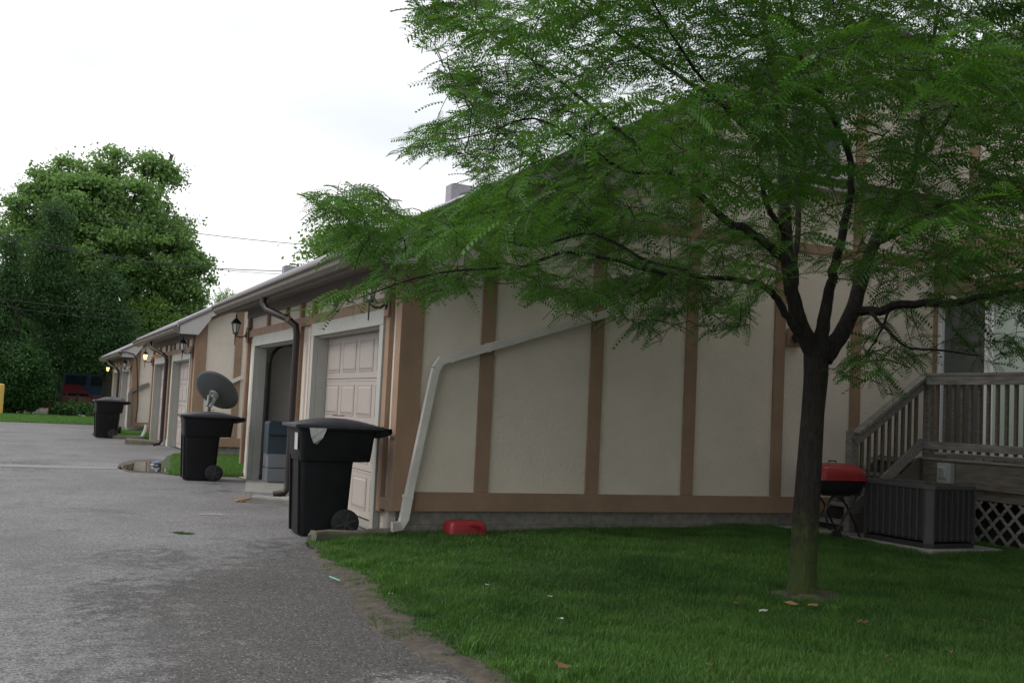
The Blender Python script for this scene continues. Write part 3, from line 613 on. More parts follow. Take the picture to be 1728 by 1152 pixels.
    if not open2: garage_door(t, o2[0]+.023, o2[1]-.023, .03, hz-.022, FX+.168)
    else:
        tr = MB(); yy = o2[1]-.05
        tr.box(FX+.20, FX+.25, yy-.03, yy+.02, .02, 1.95); R_ = .33
        pts = [(FX+.225+R_*(1-math.cos(a)), yy, 1.95+R_*math.sin(a)) for a in [i*math.pi/16 for i in range(9)]] + [(FX+3, yy, 1.95+R_)]
        tr.tube(pts, .03, 6); tr.build('door_track', 'black', t)
        tr = MB(); yy = o2[0]+.05; tr.box(FX+.20, FX+.25, yy-.02, yy+.03, .02, 1.95); tr.tube([(p[0], yy, p[2]) for p in pts], .03, 6); tr.build('door_track', 'black', t)
        MB().box(FX+.75, FX+3.0, o2[0]+.02, o2[1]-.02, 2.29, 2.335).build('garage_door', 'door', t)
    return t, rz

A, rzA = block(10.6, 0.0, 'nearest cream and brown garage block with one door open and the locust in front', True, open2=True)
B, rzB = block(24.9, -.07, 'middle cream and brown garage block behind the bin with the satellite dish')
Cb, rzC = block(39.3, -.22, 'farthest cream and brown garage block by the trees')

# white downspout on the near side wall of A: fluted rectangular pipe
def ds(par, name, pts, w, h, side, mt, ribs=True, org=None):
    b = MB(); b.rtube(pts, w, h, side)
    return b.build(name, mt, par, .004)
yw = 10.6-.045
p_top = at(1035, 526, Y=yw); p_el1 = at(765, 603, Y=yw); p_elm = at(744, 608, Y=yw); p_el2 = at(735, 622, Y=yw); p_low = at(688, 842, Y=yw); p_e3 = at(682, 874, Y=yw); p_e4 = at(676, 886, Y=yw-.01); p_end = at(661, 889, Y=yw-.10)
D = empty('downspout', (4.0, yw, 1.8), 'x', 'x'); D.name = 'white_downspout'
D.parent = A; D.location = Vector((4.0, yw, 1.8)) - wloc(A)
for k_ in ('label', 'category'): del D[k_]
def seg(name, pts, par, w=.085, h=.062, mt='whitepipe', rib=True):
    b = MB(); b.rtube(pts, h, w, (0, 1, 0))
    if rib:
        for a, c in zip(pts[:-1], pts[1:]):
            d = (c-a).normalized(); u = d.cross(Vector((0, 1, 0))).normalized()
            if (c-a).length > .3:
                for k in range(-3, 4): b.bar(a + u*(k*w*.13) + Vector((0, -h*.5-.001, 0)), c + u*(k*w*.13) + Vector((0, -h*.5-.001, 0)), .004, .004)
    return b.build(name, mt, par, .003)
bpy.context.view_layer.update()
seg('upper_pipe', [p_top, p_el1], D); seg('elbow', [p_el1+(p_el1-p_top).normalized()*-.02, p_elm, p_el2], D, .09, .066)
seg('lower_pipe', [p_el2, p_low], D); seg('lower_pipe', [p_low+Vector((0,0,.01)), p_e3, p_e4, p_end], D, .094, .066, rib=False)
for q, w_ in ((at(824, 586.5, Y=yw), .098), (at(688, 838, Y=yw), .104), (at(760, 604.5, Y=yw), .096)):
    dd = (p_el1-p_top).normalized() if q.z > 1 else (p_low-p_el2).normalized()
    MB().rtube([q-dd*.018, q+dd*.018], .072, w_, (0, 1, 0)).build('strap', 'whitepipe', D, .003)
# matching spouts on the other blocks
MB().rtube([at(410, 635, Y=24.84), at(386, 646, Y=24.84)], .06, .085, (0, 1, 0)).build('downspout', 'whitepipe', B)
MB().rtube([at(252, 648, Y=39.24), at(222, 658, Y=39.24), at(219, 664, Y=39.24), at(217, 722, Y=39.24), at(212, 729, Y=39.1)], .07, .12, (0, 1, 0)).build('downspout', 'soffit', Cb)
# electric cable drooping over C's wall corner
MB().tube([at(201, 595, Y=38.9), at(214, 594, Y=38.9), at(226, 598, Y=38.9), at(231, 606, Y=38.95), at(232, 640, Y=39.2), at(233, 680, Y=39.22), at(229, 712, Y=39.22)], .022, 6).build('cable', 'wire', Cb)
# house upper storeys of the farther blocks
def upper(par, Y0, x0, ztop, low):
    zc = ztop-.30
    MB().box(x0, x0+9, Y0+.02, Y0+.22, 3.2, zc-.002).build('upper_wall', 'stucco', par)
    MB().box(x0-.02, x0+.35, Y0-.01, Y0+.018, 3.2, zc-.002).build('trim_board', 'trim', par)
    MB().box(x0+.352, x0+5, Y0-.01, Y0+.018, zc-.14, zc-.002).build('trim_board', 'trim', par)
    MB().prism([(x0-.08, zc-low), (x0+.55, zc-low), (x0+4.5, zc-low+.0), (x0+4.5, ztop+1.75), (x0+.6, ztop-.02), (x0+.0, ztop), (x0-.08, ztop-.03)], 1, Y0-.12, Y0+.26).build('parapet_roof', 'shingle', par)
_p = at(762, 308, Y=24.78); upper(B, 24.9, _p.x+.08, _p.z, .3)
_p = at(480, 447, Y=39.18); upper(Cb, 39.3, _p.x+.08, _p.z, .0)

# lanterns
lantern(FX, 10.98, 2.45, 'lantern by the nearest garage door, half hidden by locust leaves')
lantern(FX, 18.72, 2.46, 'unlit black lantern left of the open garage door')
lantern(FX, 25.2, 2.36, 'unlit lantern at the near corner of the middle block')
lantern(FX, 33.05, 2.32, 'lit lantern glowing at the far end of the middle block', True)
lantern(FX, 39.6, 2.20, 'unlit lantern at the near corner of the farthest block')
lantern(FX, 47.3, 2.18, 'lit lantern glowing at the far end of the farthest block', True)

# ------------------------------------------------------------------ the two storey house wing of A on the right
HX = 10.95
def sub(name, b, mt, par, bev=0): return b.build(name, mt, par, bev)
H = empty('house_wing', (HX, 6.5, 0), 'two storey cream house wing with sliding glass door behind the wooden deck', 'house')
wl = MB(); ya, yb = -12.0, 10.58  # wing lengthened out of view towards -Y to darken the right side
dy0, dy1, dz0, dz1 = 8.62, 10.46, 1.07, 3.10
wl.box(HX, HX+.2, ya, dy0, .3, 6.0); wl.box(HX, HX+.2, dy1, 10.79, .3, 6.0); wl.box(HX, HX+.2, dy0, dy1, dz1, 6.0); wl.box(HX, HX+.2, dy0, dy1, .3, dz0)
wl.box(HX+.201, HX+6, ya, ya+.2, .3, 6.0); wl.box(HX+.201, HX+6, 10.38, yb, .3, 6.3); wl.build('wall', 'stucco', H)
MB().box(HX+.03, HX+6, ya, yb-.21, -.3, .3).build('foundation', 'block', H)
for z0, z1 in ((3.12, 3.30), (3.37, 3.86)): MB().box(HX-.025, HX-.001, ya, yb-.03, z0, z1).build('trim_board', 'trim', H, .004)
MB().box(HX-.024, HX-.001, dy1+.03, yb-.031, .4, 3.118).build('trim_board', 'trim', H, .004)
for yy in (9.85, 8.3, 6.8): MB().box(HX-.024, HX-.001, yy, yy+.15, 3.862, 5.7).build('trim_board', 'trim', H, .004)
MB().prism([(HX-.5, 5.95), (HX+6, 8.0), (HX+6, 8.15), (HX-.5, 6.15)], 1, ya-.4, yb+.3).build('roof', 'shingle', H)
MB().box(HX-.52, HX-.501, ya-.4, yb+.3, 5.9, 6.16).build('eave_fascia', 'fascia', H)
MB().box(HX-.5, HX, ya-.38, yb+.0, 5.9, 5.94).build('soffit', 'soffit', H)
# sliding door
sdo = empty('sliding_door', (0, 0, 0), 'x', 'x'); sdo.parent = H
for k_ in ('label', 'category'): del sdo[k_]
bpy.context.view_layer.update(); sdo.location = Vector((HX, 9.5, 1.07)) - wloc(H)
fr = MB(); fr.box(HX-.02, HX+.1, dy0-.0, dy0+.06, dz0, dz1).box(HX-.02, HX+.1, dy1-.06, dy1, dz0, dz1).box(HX-.02, HX+.1, dy0+.06, dy1-.06, dz1-.07, dz1).box(HX-.02, HX+.1, dy0+.06, dy1-.06, dz0, dz0+.07)
fr.build('frame', 'white', sdo, .004)
MB().box(HX+.0, HX+.05, 9.68, 9.73, dz0+.071, dz1-.071).box(HX+.051, HX+.09, 9.64, 9.68, dz0+.071, dz1-.071).build('stile', 'white', sdo, .003)
MB().box(HX+.03, HX+.04, 9.731, dy1-.061, dz0+.071, dz1-.071).build('glass_pane', 'glassdark', sdo)
MB().box(HX+.065, HX+.075, dy0+.061, 9.639, dz0+.071, dz1-.071).build('glass_pane', 'glasslight', sdo)
# upper window on the long side wall of A and the brown ledge below it
def window(par, x0, x1, z0, z1, Y):
    wq = MB(); wq.box(x0, x0+.05, Y-.02, Y+.0285, z0, z1).box(x1-.05, x1, Y-.02, Y+.0285, z0, z1).box(x0+.05, x1-.05, Y-.02, Y+.0285, z0, z0+.05).box(x0+.05, x1-.05, Y-.02, Y+.0285, z1-.05, z1)
    wq.box((x0+x1)/2-.02, (x0+x1)/2+.02, Y-.015, Y+.0285, z0+.05, z1-.05)
    f_ = wq.build('window', 'white', par, .003)
    MB().box(x0+.05, x1-.05, Y+.008, Y+.027, z0+.05, z1-.05).build('pane', 'winglass', f_)
window(A, 8.46, 9.37, 4.46, 5.35, 10.6)
MB().box(8.4, 10.9, 10.40, 10.598, 4.33, 4.43).build('ledge', 'brownpipe', A, .004); MB().box(8.4, 10.9, 10.42, 10.598, 4.285, 4.328).build('ledge_trim', 'fascia', A, .003)
# round lamp on the side wall
t = empty('wall_light', (8.65, 10.6, 2.385), 'small round dark wall light on a brown block behind the locust trunk', 'wall lamp')
MB().box(8.56, 8.76, 10.565, 10.599, 2.30, 2.52).build('mounting_block', 'trim', t, .004)
MB().tube([(8.66, 10.564, 2.42), (8.66, 10.54, 2.42), (8.66, 10.50, 2.41), (8.66, 10.43, 2.40), (8.66, 10.415, 2.40)], [.045, .05, .068, .07, .05], 20).build('lamp_head', 'black', t)

# ------------------------------------------------------------------ deck with stairs
DX = 10.05
K = empty('wooden_deck', (DX, 8.5, 0), 'weathered grey wooden deck with railing, stairs and lattice skirt', 'deck')
dk = MB(); yy = 5.6
while yy < 9.74:
    dk.box(DX-.03, HX-.03, yy, yy+.135, 1.03, 1.065); yy += .143
dk.build('deck_floor', 'deckd', K, .003)
MB().box(DX-.02, DX+.02, 5.6, 9.8, .70, 1.00).build('fascia_board', 'deckd', K, .003)
MB().box(DX-.04, DX-.0, 5.6, 9.82, 1.003, 1.028).build('edge_board', 'deck', K, .003)
MB().box(DX+.022, DX+.06, 5.6, 9.8, .58, .698).build('fascia_board', 'deckd', K, .003)
MB().box(DX+.0, DX+.12, 9.80, 10.55, .70, 1.0).build('fascia_board', 'deckd', K, .003)
for yy in (9.74, 7.6, 5.65): MB().box(DX, DX+.09, yy, yy+.09, .0, 2.0).build('post', 'deck', K, .004)
MB().box(DX-.04, DX+.12, 5.6, 9.86, 2.002, 2.04).build('top_rail', 'deck', K, .004)
MB().box(DX-.035, DX-.0, 5.6, 9.83, 1.90, 1.999).build('rail', 'deck', K, .004)
MB().box(DX-.035, DX-.0, 5.6, 9.83, 1.13, 1.22).build('rail', 'deck', K, .004)
yy = 9.64
while yy > 6.0:
    MB().box(DX+.001, DX+.036, yy-.036, yy, 1.1, 1.995).build('baluster', 'deckd', K, .002); yy -= .125
# stairs descend towards -X at Y 9.85..10.55
sy0, sy1 = 9.83, 10.52
xs0, xs1 = 8.96, 10.03
MB().box(8.93, 9.02, sy0-.0, sy0+.09, .0, 1.30).build('post', 'deck', K, .004)
def zs(x): return .18 + (x-8.98)*.80
for s_y in (sy0+.02, sy1-.03):
    MB().prism([(8.92, .02), (9.15, .02), (10.04, .74), (10.04, 1.02), (8.92, .12)], 1, s_y, s_y+.035).build('stringer', 'deckd', K)
for i in range(5):
    x = 8.92 + i*.235; z = .19 + i*.19
    MB().box(x, x+.27, sy0+.056, sy1-.032, z, z+.035).build('tread', 'deck', K, .003)
a_, b_ = Vector((8.98, sy0-.02, 1.24)), Vector((10.06, sy0-.02, 1.99))
MB().bar(a_+Vector((0, 0, .03)), b_+Vector((0, 0, .03)), .13, .038).build('stair_handrail', 'deck', K, .004)
MB().bar(a_+Vector((0, -.0, -.065)), b_+Vector((0, 0, -.065)), .036, .10).build('stair_rail', 'deck', K, .004)
MB().bar((8.9, sy0-.02, .33), (10.04, sy0-.02, 1.20), .036, .12).build('stair_rail', 'deck', K, .004)
x = 9.10
while x < 10.0:
    zt_ = 1.24 + (x-8.98)*.694 - .05; zb_ = .33 + (x-8.9)*.763
    MB().box(x, x+.035, sy0-.001, sy0+.034, zb_-.05, zt_).build('baluster', 'deckd', K, .002); x += .105
# lattice skirt
def lattice(name, y0, y1, z0, z1, sp=.20):
    b = MB()
    for sgn, xo in ((1, 0), (-1, .008)):
        c = -3
        while c < 8:
            pts = []
            # line z = z0 + sgn*(y - c0)
            c0 = (y0 + c) if sgn > 0 else (y0 + c)
            ts = []
            if sgn > 0: ya_ = max(y0, c0); yb_ = min(y1, c0 + (z1-z0)); za = z0+(ya_-c0); zb = z0+(yb_-c0)
            else: ya_ = max(y0, c0-(z1-z0)); yb_ = min(y1, c0); za = z0+(c0-ya_); zb = z0+(c0-yb_)
            if yb_-ya_ > .03: b.bar((DX+.03+xo, ya_, za), (DX+.03+xo, yb_, zb), .006, .036, up=(0, -sgn, 1) if True else (0, 0, 1))
            c += sp
    return b.build(name, 'deck', K)
lattice('lattice', 5.7, 9.70, .03, .578)
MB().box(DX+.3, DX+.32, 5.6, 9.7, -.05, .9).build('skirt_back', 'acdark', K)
MB().box(DX+.0, DX+.05, 5.7, 9.7, -.05, .028).build('bottom_board', 'deckd', K)
# disconnect box on the fascia
jy, jz = 9.50, .845
t = empty('disconnect_box', (DX-.02, jy-.09, jz-.13), 'grey weatherproof electric box on the deck fascia', 'electric box')
MB().box(DX-.10, DX-.021, jy-.20, jy+.0, jz-.13, jz+.13).build('box_body', 'jbox', t, .008)
MB().add([(DX-.101, jy-.15, jz+.09), (DX-.101, jy-.03, jz+.09), (DX-.101, jy-.03, jz-.06), (DX-.101, jy-.15, jz-.06), (DX-.145, jy-.125, jz+.075), (DX-.145, jy-.055, jz+.075), (DX-.112, jy-.04, jz-.045), (DX-.112, jy-.14, jz-.045)], [(0,1,5,4),(1,2,6,5),(2,3,7,6),(3,0,4,7),(4,5,6,7)]).build('hood', 'jbox', t)

# ------------------------------------------------------------------ air conditioner
ax0, ax1, ay0, ay1, az0, az1 = 8.76, 9.49, 8.45, 9.47, .165, .775
t = empty('air_conditioner', ((ax0+ax1)/2, (ay0+ay1)/2, .05), 'large dark grey louvred air conditioner unit in front of the deck', 'air conditioner')
ch = .075
def octo(i, e=0): 
    return [(ax0+i, ay0+ch+i*.4), (ax0+ch+i*.4, ay0+i), (ax1-ch-i*.4, ay0+i), (ax1-i, ay0+ch+i*.4), (ax1-i, ay1-ch-i*.4), (ax1-ch-i*.4, ay1-i), (ax0+ch+i*.4, ay1-i), (ax0+i, ay1-ch-i*.4)]
MB().prism(octo(.03), 2, az0+.02, az1-.05).build('coil', 'acdark', t)
c = MB()
for k in range(30):
    z = az0+.05 + k*.0197
    c.box(ax0+.008, ax0+.028, ay0+ch, ay1-ch, z, z+.008); c.box(ax0+ch, ax1-ch, ay0+.008, ay0+.028, z, z+.008)
c.build('louvres', 'ac', t)
c = MB(); q = ay0+ch
n = 9
for k in range(n+1):
    yq = ay0+ch + (ay1-ay0-2*ch)*k/n; c.box(ax0, ax0+.02, yq-.009, yq+.009, az0+.03, az1-.05)
for k in range(8):
    xq = ax0+ch + (ax1-ax0-2*ch)*k/7; c.box(xq-.009, xq+.009, ay0, ay0+.02, az0+.03, az1-.05)
c.build('louvre_ribs', 'ac', t)
c = MB(); O = octo(.002); I_ = octo(.03)
for i, j in ((0, 1), (2, 3), (4, 5), (6, 7)): c.add([(*O[i], az0), (*O[j], az0), (*O[j], az1-.03), (*O[i], az1-.03), (*I_[i], az0), (*I_[j], az0), (*I_[j], az1-.03), (*I_[i], az1-.03)], [(0,1,2,3),(4,7,6,5),(0,3,7,4),(1,5,6,2),(0,4,5,1),(3,2,6,7)])
c.build('corner_posts', 'ac', t)
c = MB(); O = octo(-.008); I_ = octo(.10)
vs = [(*p, az1-.045) for p in O] + [(*p, az1) for p in O] + [(*p, az1-.005) for p in I_] + [(*p, az1-.04) for p in I_]
c.add(vs, [(i+k*8, (i+1) % 8+k*8, (i+1) % 8+k*8+8, i+k*8+8) for k in range(3) for i in range(8)] + [(24+i, 24+(i+1) % 8, (i+1) % 8, i) for i in range(8)])
c.build('top_rim', 'ac', t, .004)
c = MB(); cxx, cyy = (ax0+ax1)/2, (ay0+ay1)/2
for k in range(1, 9):
    r = .03+k*.033; c.tube([(cxx+r*math.cos(a), cyy+r*math.sin(a), az1-.012) for a in [i*math.pi/14 for i in range(29)]], .003, 5, False)
for k in range(4): a = k*math.pi/4; c.tube([(cxx-.34*math.cos(a), cyy-.34*math.sin(a), az1-.014), (cxx+.34*math.cos(a), cyy+.34*math.sin(a), az1-.014)], .004, 5)
c.disc((cxx, cyy, az1-.03), (0, 0, 1), .33, .01, 24); c.build('fan_grille', 'black', t)
MB().prism(octo(.005), 2, az0-.045, az0-.001).build('base_pan', 'acdark', t)
o = MB().box(8.70, 9.72, 8.34, 9.62, -.02, .115).build('concrete_pad', 'conc', None, .01); tag(o, 'concrete pad under the air conditioner', 'pad')
o = MB().add([(8.40, 10.58, .0), (8.40, 10.5, .11), (8.49, 9.78, .11), (9.9, 9.70, .11), (9.9, 10.58, .11), (8.40, 10.58, .11), (8.49, 9.78, .02), (8.40, 10.5, .02), (9.9, 9.70, .02)], [(1,2,3,4,5), (7,6,2,1), (6,8,3,2)]).build('stepping_slab', 'conc'); tag(o, 'flat concrete slab at the foot of the deck stairs', 'slab')

# ------------------------------------------------------------------ barbecue grill
gx_, gy_ = 8.44, 9.58; gz0 = .07
t = empty('barbecue_grill', (gx_, gy_, gz0), 'red lidded charcoal grill on folding black legs between trunk and air conditioner', 'grill')
def rrect(cx, cy, w_, d_, r, z, n=5):
    pts = []
    for sx_, sy_, a0 in ((1, 1, 0), (-1, 1, 90), (-1, -1, 180), (1, -1, 270)):
        for k in range(n+1):
            a = math.radians(a0 + 90*k/n); pts.append((cx+sx_*(w_/2-r)+r*math.cos(a), cy+sy_*(d_/2-r)+r*math.sin(a), z))
    return pts
def loft(rings, cap0=True, cap1=True):
    b = MB(); n = len(rings[0]); vs = [p for r in rings for p in r]
    fs = [(k*n+i, k*n+(i+1) % n, (k+1)*n+(i+1) % n, (k+1)*n+i) for k in range(len(rings)-1) for i in range(n)]
    if cap0: fs.append(tuple(range(n-1, -1, -1)))
    if cap1: fs.append(tuple(range((len(rings)-1)*n, len(rings)*n)))
    b.add(vs, fs); b.sm = True; return b
lid = loft([rrect(gx_, gy_, w_, d_, r, z) for w_, d_, r, z in ((.66,.46,.06,.745),(.675,.475,.06,.748),(.675,.475,.06,.757),(.655,.455,.06,.762),(.645,.445,.07,.82),(.62,.42,.09,.87),(.56,.37,.10,.905),(.46,.28,.09,.925),(.30,.14,.06,.932))])
lid.build('lid', 'red', t)
loft([rrect(gx_, gy_, w_, d_, r, z) for w_, d_, r, z in ((.40,.26,.10,.57),(.52,.36,.10,.60),(.60,.42,.08,.66),(.635,.44,.06,.744))]).build('bowl', 'black', t)
MB().tube([(gx_-.05, gy_, .925), (gx_-.05, gy_, .955), (gx_+.05, gy_, .955), (gx_+.05, gy_, .925)], .008, 8).build('lid_handle', 'black', t)
for yy in (gy_-.18, gy_+.20):
    pts = [(8.33, yy, .12), (8.42, yy, .26), (8.60, yy, .50), (8.64, yy, .56), (8.63, yy, .60)]
    MB().tube(pts, .012, 8).build('leg', 'black', t)
    pts = [(8.75, yy+.02, .05), (8.70, yy+.02, .17), (8.52, yy+.02, .47), (8.44, yy+.02, .55), (8.34, yy+.02, .57), (8.25, yy+.02, .5), (8.22, yy+.02, .40), (8.25, yy+.02, .28), (8.30, yy+.02, .20)]
    MB().tube(pts, .012, 8).build('leg', 'black', t)
MB().tube([(8.75, gy_-.16, .055), (8.75, gy_+.22, .055)], .012, 8).build('foot_bar', 'black', t)
MB().tube([(8.33, gy_-.24, .12), (8.33, gy_+.30, .12)], .008, 8).build('axle', 'black', t)
for yy in (gy_-.22, gy_+.28):
    wq = MB(); wq.disc((8.33, yy, .135), (0, 1, 0), .072, .03, 20); wo = wq.build('wheel', 'tyre', t)
    MB().disc((8.33, yy-.017, .135), (0, 1, 0), .03, .006, 12).build('hub', 'black', wo)

# ------------------------------------------------------------------ wheelie bins
def make_bin(label):
    """local origin at the front bottom corner line, x: front -> hinge, y: width centre"""
    t = empty('wheelie_bin', (0, 0, 0), label, 'bin', 'black wheelie bins along the garages')
    W0, W1 = .23, .29
    def ring(x0, x1, w_, z, r=.05):
        return rrect((x0+x1)/2, 0, x1-x0, 2*w_, r, z, 3)
    body = loft([ring(.05, .52, .215, .02, .04), ring(.045, .53, .22, .10), ring(.02, .555, .255, .72), ring(.016, .56, .257, .748), ring(.004, .72, .28, .755), ring(.002, .73, .283, .77), ring(-.015, .76, .295, 1.03), ring(-.02, .77, .30, 1.075)])
    body.build('body', 'bin', t)
    # rim
    loft([ring(-.035, .785, .315, 1.06), ring(-.04, .79, .32, 1.065), ring(-.04, .79, .32, 1.095), ring(-.03, .78, .31, 1.10)]).build('rim', 'bin', t)
    # front ribs with a deep recess between
    for yy in (-.205, .175):
        MB().add([(.03, yy, .03), (.03, yy+.03, .03), (-.006, yy+.03, .80), (-.006, yy, .80), (.07, yy, .03), (.07, yy+.03, .03), (.05, yy+.03, .80), (.05, yy, .80)], [(0,1,2,3),(0,3,7,4),(1,5,6,2),(3,2,6,7)]).build('front_rib', 'bin', t)
    # lid: shallow dome with a lip
    nx_, ny_ = 14, 10; vs = []
    for i in range(nx_+1):
        for j in range(ny_+1):
            u = i/nx_; v = j/ny_; x = -.07 + .90*u; yv = -.33 + .66*v
            hgt = .078*(max(0, math.sin(math.pi*min(1, max(0, (u-.06)/.90))))**.6)*(max(0, math.sin(math.pi*v))**.45)
            vs.append((x, yv, 1.108 + hgt*(.9) + .008))
    fs = [(i*(ny_+1)+j, (i+1)*(ny_+1)+j, (i+1)*(ny_+1)+j+1, i*(ny_+1)+j+1) for i in range(nx_) for j in range(ny_)]
    lb = MB(); lb.add(vs, fs); lb.sm = True; lo = lb.build('lid', 'binlid', t)
    sm = lo.modifiers.new('thick', 'SOLIDIFY'); sm.thickness = .016; sm.offset = -1
    lp = MB(); lp.box(-.075, -.06, -.335, .335, 1.085, 1.118).box(-.06, .83, -.337, -.322, 1.085, 1.118).box(-.06, .83, .322, .337, 1.085, 1.118); lp.build('lid_lip', 'binlid', lo, .004)
    MB().bar((.34, -.14, 1.214), (.46, -.12, 1.214), .03, .008).build('lid_vent', 'tyre', lo)
    # hinge handle
    hb = MB()
    for yy in (-.27, .24): hb.prism([(.76, 1.00), (.80, 1.0), (.925, 1.035), (.94, 1.06), (.935, 1.10), (.80, 1.105), (.76, 1.10)], 1, yy, yy+.03)
    hb.tube([(.915, -.27, 1.07), (.915, .27, 1.07)], .017, 10); hb.build('handle', 'bin', t, smooth=False)
    # wheel housing and wheels
    MB().tube([(.475, -.31, .125), (.475, .31, .125)], .012, 8).build('axle', 'black', t)
    for sy_ in (-1, 1):
        wq = MB(); yc = sy_*.275
        wq.tube([(.49, yc-.035, .14), (.49, yc-.028, .14), (.49, yc+.028, .14), (.49, yc+.035, .14)], [.122, .14, .14, .122], 28); wo = wq.build('wheel', 'tyre', t)
        hb = MB(); hb.disc((.49, yc+sy_*.037, .14), (0, 1, 0), .025, .012, 14)
        for k in range(6):
            a = k*math.pi/3+.3; hb.bar((.49+.02*math.cos(a), yc+sy_*.037, .14+.02*math.sin(a)), (.49+.11*math.cos(a), yc+sy_*.037, .14+.11*math.sin(a)), .02, .008, up=(0, 1, 0))
        hb.build('hub', 'binlid', wo, smooth=False)
    return t
b1 = make_bin('nearest black wheelie bin with white stickers, in front of the closed garage door')
b2 = copy_tree(b1); b2['label'] = 'black wheelie bin standing below the satellite dish'
b3 = copy_tree(b1); b3['label'] = 'farthest black wheelie bin beside the end of the garage row'
b1.location = (2.60, 10.87, 0); b1.rotation_euler.z = math.radians(-1)
b2.location = (2.45, 17.88, 0); b2.rotation_euler.z = math.radians(-2); b2.scale = (1, 1, .93)
b3.location = (2.08, 33.2, 0); b3.rotation_euler.z = math.radians(3); b3.scale = (.98, .98, .97)
o = MB().add([(2.572, 10.87+.02, .86), (2.572, 10.87+.14, .86), (2.568, 10.87+.14, 1.03), (2.568, 10.87+.02, 1.03), (2.576, 10.87+.02, .86), (2.576, 10.87+.14, .86), (2.574, 10.87+.14, 1.03), (2.574, 10.87+.02, 1.03)], [(0,1,2,3),(4,7,6,5),(0,4,5,1),(1,5,6,2),(2,6,7,3),(3,7,4,0)])
o.v = [(v[0]-.0, v[1]-.24, v[2]) for v in o.v]; o = o.build('sticker', 'paper'); tag(o, 'white printed sticker on the front of the nearest bin', 'sticker')
ylid = 10.525
rag = [(2.655, 1.085), (2.83, 1.085), (2.79, .99), (2.745, .925), (2.70, .935), (2.675, .99)]
vs = [(x, ylid + .012*math.sin(x*60)+.008*math.sin(z*50), z) for x, z in rag]
o = MB().add(vs + [(v[0], v[1]+.004, v[2]) for v in vs], [tuple(range(6)), tuple(range(11, 5, -1))] + [(i, (i+1) % 6, 6+(i+1) % 6, 6+i) for i in range(6)]).build('plastic_scrap', 'paper'); tag(o, 'torn white plastic scrap hanging from under the lid of the nearest bin', 'scrap')
# extra dark bin behind the far one
b4 = copy_tree(b1); b4['label'] = 'black wheelie bin mostly hidden behind the farthest one'; b4.location = (2.62, 35.0, 0); b4.rotation_euler.z = math.radians(80)

# satellite dish on a short mast behind the second bin
dc = at(366, 658, Y=18.9)
t = empty('satellite_dish', (dc.x+.02, dc.y, 0), 'grey satellite dish seen from behind above the second bin', 'satellite dish')
nrm = Vector((.56, .54, .63)).normalized()      # opening direction (away from us, upwards)
uu = nrm.cross(Vector((0, 0, 1))).normalized(); vv = uu.cross(nrm)
a_ = math.radians(-24); uu, vv = uu*math.cos(a_)+vv*math.sin(a_), -uu*math.sin(a_)+vv*math.cos(a_)
vs = [dc - nrm*.07]; fs = []
for k in range(1, 9):
    r = k/8
    for j in range(36):
        th = 2*math.pi*j/36; vs.append(dc + uu*(.41*r*math.cos(th)) + vv*(.41*r*math.sin(th)) + nrm*(.07*r*r-.07))
for j in range(36): fs.append((0, 1+j, 1+(j+1) % 36))
for k in range(7):
    for j in range(36): fs.append((1+k*36+j, 1+(k+1)*36+j, 1+(k+1)*36+(j+1) % 36, 1+k*36+(j+1) % 36))
bb = MB(); bb.add(vs, fs); bb.sm = True; ro = bb.build('reflector', 'dish', t); sm = ro.modifiers.new('thick', 'SOLIDIFY'); sm.thickness = .012
c0 = dc - nrm*.10 - vv*.03
hb = MB(); hb.disc(c0, nrm, .09, .03, 16); hb.tube([c0, c0-nrm*.10], .03, 8); hb.bar(c0-nrm*.06+uu*.06, c0-nrm*.16+uu*.03-Vector((0,0,.1)), .03, .05); hb.bar(c0-nrm*.06-uu*.06, c0-nrm*.16-uu*.03-Vector((0,0,.1)), .03, .05)
for a in (.05, -.05): hb.tube([c0+uu*a, c0+uu*a-nrm*.05+vv*.03], .01, 6)
hb.build('mount', 'jbox', t, smooth=False)
m0 = c0-nrm*.13-Vector((0,0,.06)); MB().tube([m0+Vector((0,0,.12)), m0, (m0.x, m0.y+.0, .0)], .025, 10).build('mast', 'dish', t)
tip = dc + nrm*.5 - vv*.25
MB().tube([dc - vv*.36 + nrm*.02, tip], .012, 8).build('feed_arm', 'dish', t); MB().tube([tip, tip - (tip-dc).normalized()*.1], .03, 10).build('feed_horn', 'dish', t)

# ------------------------------------------------------------------ small things around the near garage
rb = loft([rrect(4.325, 10.42, w_, d_, r, z+.035, 4) for w_, d_, r, z in ((.42,.26,.04,.02),(.415,.255,.04,.06),(.40,.24,.045,.12),(.37,.215,.05,.142),(.30,.15,.04,.15))])
for k in range(3): rb.tube([(4.33+.03*k+.10*math.cos(a)*1.0, 10.291, .065+.085*math.sin(a)) for a in [i*math.pi/10 for i in range(1, 6)]], .006, 5)
o = rb.build('red_tub', 'redplastic'); tag(o, 'upturned red plastic tub in the grass against the block foundation', 'tub')
def kerb(name, pts, w_, h, mt, label, cat='kerb'):
    b = MB(); pts = [Vector(p) for p in pts]; vs = []; k = len(pts)
    for i, p in enumerate(pts):
        d = (pts[min(i+1, k-1)]-pts[max(i-1, 0)]).normalized(); sdv = Vector((-d.y, d.x, 0)); j = .85+.3*random.random()
        for a, zz in ((-.5, -.02), (-.5, .7), (-.32, 1), (.32, 1), (.5, .7), (.5, -.02)): vs.append(p + sdv*(a*w_*j) + Vector((0, 0, zz*h*j)))
    fs = [(i*6+j, i*6+j+1, i*6+j+7, i*6+j+6) for i in range(k-1) for j in range(5)] + [tuple(range(6)), tuple(range(k*6-1, k*6-7, -1))]
    b.add(vs, fs); o = b.build(name, mt, None, .01, smooth=True); return tag(o, label, cat)
